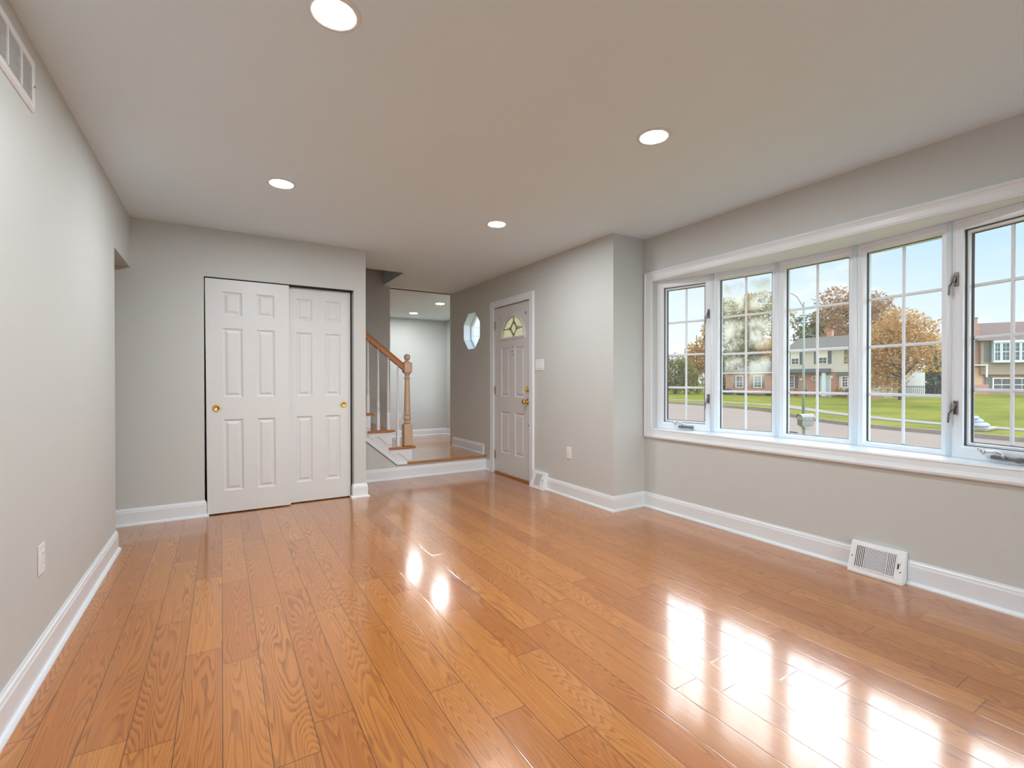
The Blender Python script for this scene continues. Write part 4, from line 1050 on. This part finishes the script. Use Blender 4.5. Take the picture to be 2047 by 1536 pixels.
# ------------------------------------------------------------------ trees
def tree(loc, label, blobs, n, size, mat, seed, name='tree', trunk_r=.3, extra=None):
    o = thing(name, loc, label, 'tree')
    leaves(MB(), blobs, n, size, seed).build('crown', mat, o, world=False)
    if extra: leaves(MB(), extra[0], extra[1], size, seed + 1).build('bright_foliage', extra[2], o, world=False)
    mb = MB(); zt = max(b_[2] for b_ in blobs)
    mb.tube([(0, 0, -.1), (.05, .03, zt * .35), (0, .1, zt * .8)], [trunk_r, trunk_r * .75, trunk_r * .3], 9)
    for b_ in blobs[1:7]:
        mb.tube([(.04, .03, zt * .3), (b_[0] * .5, b_[1] * .5, (zt * .3 + b_[2]) / 2 - .1), (b_[0], b_[1], b_[2])], [trunk_r * .5, trunk_r * .35, trunk_r * .15], 6)
    mb.build('trunk', 'bark', o, True, world=False)
    return o
def cluster(seed, n, rad, z0, z1, r0, r1):
    rnd = random.Random(seed); out = []
    for i in range(n):
        zz = z0 + (z1 - z0) * (i + .5) / n; k = math.sin(math.pi * min(1, .22 + .78 * (1 - i / n) ** .8)) ** .7
        a = rnd.uniform(0, 6.28); rr = rad * k * rnd.uniform(.45, 1)
        s_ = rnd.uniform(r0, r1); out.append((rr * math.cos(a), rr * math.sin(a), zz, s_ * 1.15, s_ * 1.15, s_ * .75))
    return out
# across-direction helper: u runs to the right as seen from the room
tree((44.0, 15.5, -.55), 'orange leaved spreading tree on the lawn, nearest the street', [(0, .2, 4.2, 2.0, 2.1, 2.0), (.6, 1.5, 5.0, 1.4, 1.6, 1.4), (-.5, -1.1, 5.2, 1.3, 1.3, 1.3), (.2, 2.2, 3.6, 1.5, 1.6, 1.4), (-.4, -1.7, 4.0, 1.3, 1.3, 1.1), (0, .2, 6.3, 1.3, 1.2, 1.1), (-.2, 1.5, 2.3, 1.5, 1.5, 1.1), (.3, .6, 2.3, 1.3, 1.2, 1.1), (-.3, -1.5, 2.8, .9, .8, .5), (0, -.9, 6.2, .8, .8, .8), (-.2, -2.4, 5.9, .5, 1.0, .30), (.1, 2.4, 1.9, 1.2, 1.2, .9), (-.2, .9, 1.4, 1.0, 1.1, .6)], 11500, .105, 'leaf_orange', 3, trunk_r=.17, extra=([(-.3, .6, 4.6, 1.0, 1.2, 1.0), (-.6, -1.9, 2.6, .5, .9, .3)], 700, 'leaf_gold'))
tree((77.5, 32.0, LG), 'tall russet tree behind the right part of the two storey house', cluster(5, 18, 4.0, 4.5, 14.2, 1.9, 2.8), 7500, .26, 'leaf_brown', 6, trunk_r=.4)
tree((100.0, 48.8, LG), 'brown and green tree behind the house roof beside the street light', cluster(9, 12, 3.8, 5.1, 14.6, 2.0, 2.9), 5500, .30, 'leaf_dark', 8, trunk_r=.4, extra=([(0, -2.8, 11.2, 2.0, 2.5, 2.8), (0, 1.9, 9.2, 1.8, 2.0, 1.8)], 1500, 'leaf_brown'))
tree((71.0, 40.8, LG), 'golden leaved tree behind the gap between brick wing and house', cluster(12, 9, 1.3, 3, 8.0, 1.1, 1.6), 3000, .22, 'leaf_gold', 13, trunk_r=.25)
tree((84.0, 52.5, LG), 'very tall pale olive tree rising behind the brick wing', cluster(21, 22, 5.3, 4, 17.2, 2.2, 3.3), 9500, .28, 'leaf_pale', 22, trunk_r=.5, extra=([(-.2, .2, 15.5, 1.0, 1.0, 3.0), (.5, -1.7, 6.4, 2.1, 3.5, 1.7)], 1500, 'leaf_gold'))
tree((65.4, 50.0, LG), 'golden tree at the left of the brick wing with a tall upright branch', [(0, 0, 5.0, 1.8, 2.1, 2.2), (.2, -.9, 7.6, 1.2, 1.3, 1.5), (.3, -1.5, 10.0, .9, .9, 1.4), (.3, -1.7, 11.6, .65, .65, 1.0), (-.1, 1.0, 6.8, 1.1, 1.1, 1.3), (0, 1.6, 3.5, 1.6, 1.5, 2.1), (0, -1.8, 5.4, 1.1, 1.3, 2.0)], 5600, .17, 'leaf_gold', 31, trunk_r=.2)
tree((57.0, 47.3, LG), 'bushy green tree at the far left of the view', [(0, 0, 2.6, 1.7, 1.8, 2.6), (-.4, 1.7, 2.2, 1.5, 1.5, 2.2), (.6, -1.5, 2.6, 1.4, 1.6, 2.6), (.2, .2, 4.9, 1.2, 1.3, 1.2), (-.9, 3.2, 1.9, 1.3, 1.4, 1.9), (.8, -3.0, 1.8, 1.2, 1.2, 1.8), (.2, -1.2, 4.6, .9, 1.0, 1.1), (-1.2, 4.8, 1.5, 1.2, 1.3, 1.6)], 7000, .15, 'leaf_green', 33, trunk_r=.2)
tree((61.0, 60.0, LG), 'distant rounded tree low behind the far left lawn', cluster(35, 7, 3.0, 1.5, 4.0, 1.4, 2.0), 2200, .2, 'leaf_green', 36, trunk_r=.25)
tree((76.0, 23.6, LG), 'dark evergreen behind the iron fence, beside the end of the two storey house', [(0, 0, 1.6, 2.0, 2.1, 1.9), (0, 0, 3.6, 1.6, 1.7, 1.8), (0, .1, 5.4, 1.1, 1.1, 1.4), (0, .1, 7.0, .5, .5, .9)], 5600, .17, 'leaf_spruce', 41, trunk_r=.2)
tree((79.0, 21.0, LG), 'second dark evergreen behind the iron fence, close to the tan house', [(0, 0, 1.5, 1.8, 2.0, 1.7), (0, 0, 3.0, 1.5, 1.6, 1.5), (0, 0, 4.6, 1.0, 1.0, 1.3)], 4000, .17, 'leaf_spruce', 43, trunk_r=.2)
tree((63.7, 43.9, LG), 'pale bushy tree filling the gap at the left end of the brick wing', [(0, 0, 1.8, 1.2, 1.3, 2.2), (.2, .4, 4.0, 1.0, 1.1, 1.6), (0, -.3, 5.4, .9, .9, 1.3), (-.3, .9, 2.0, 1.0, 1.1, 2.0)], 4200, .18, 'leaf_pale', 45, trunk_r=.2)
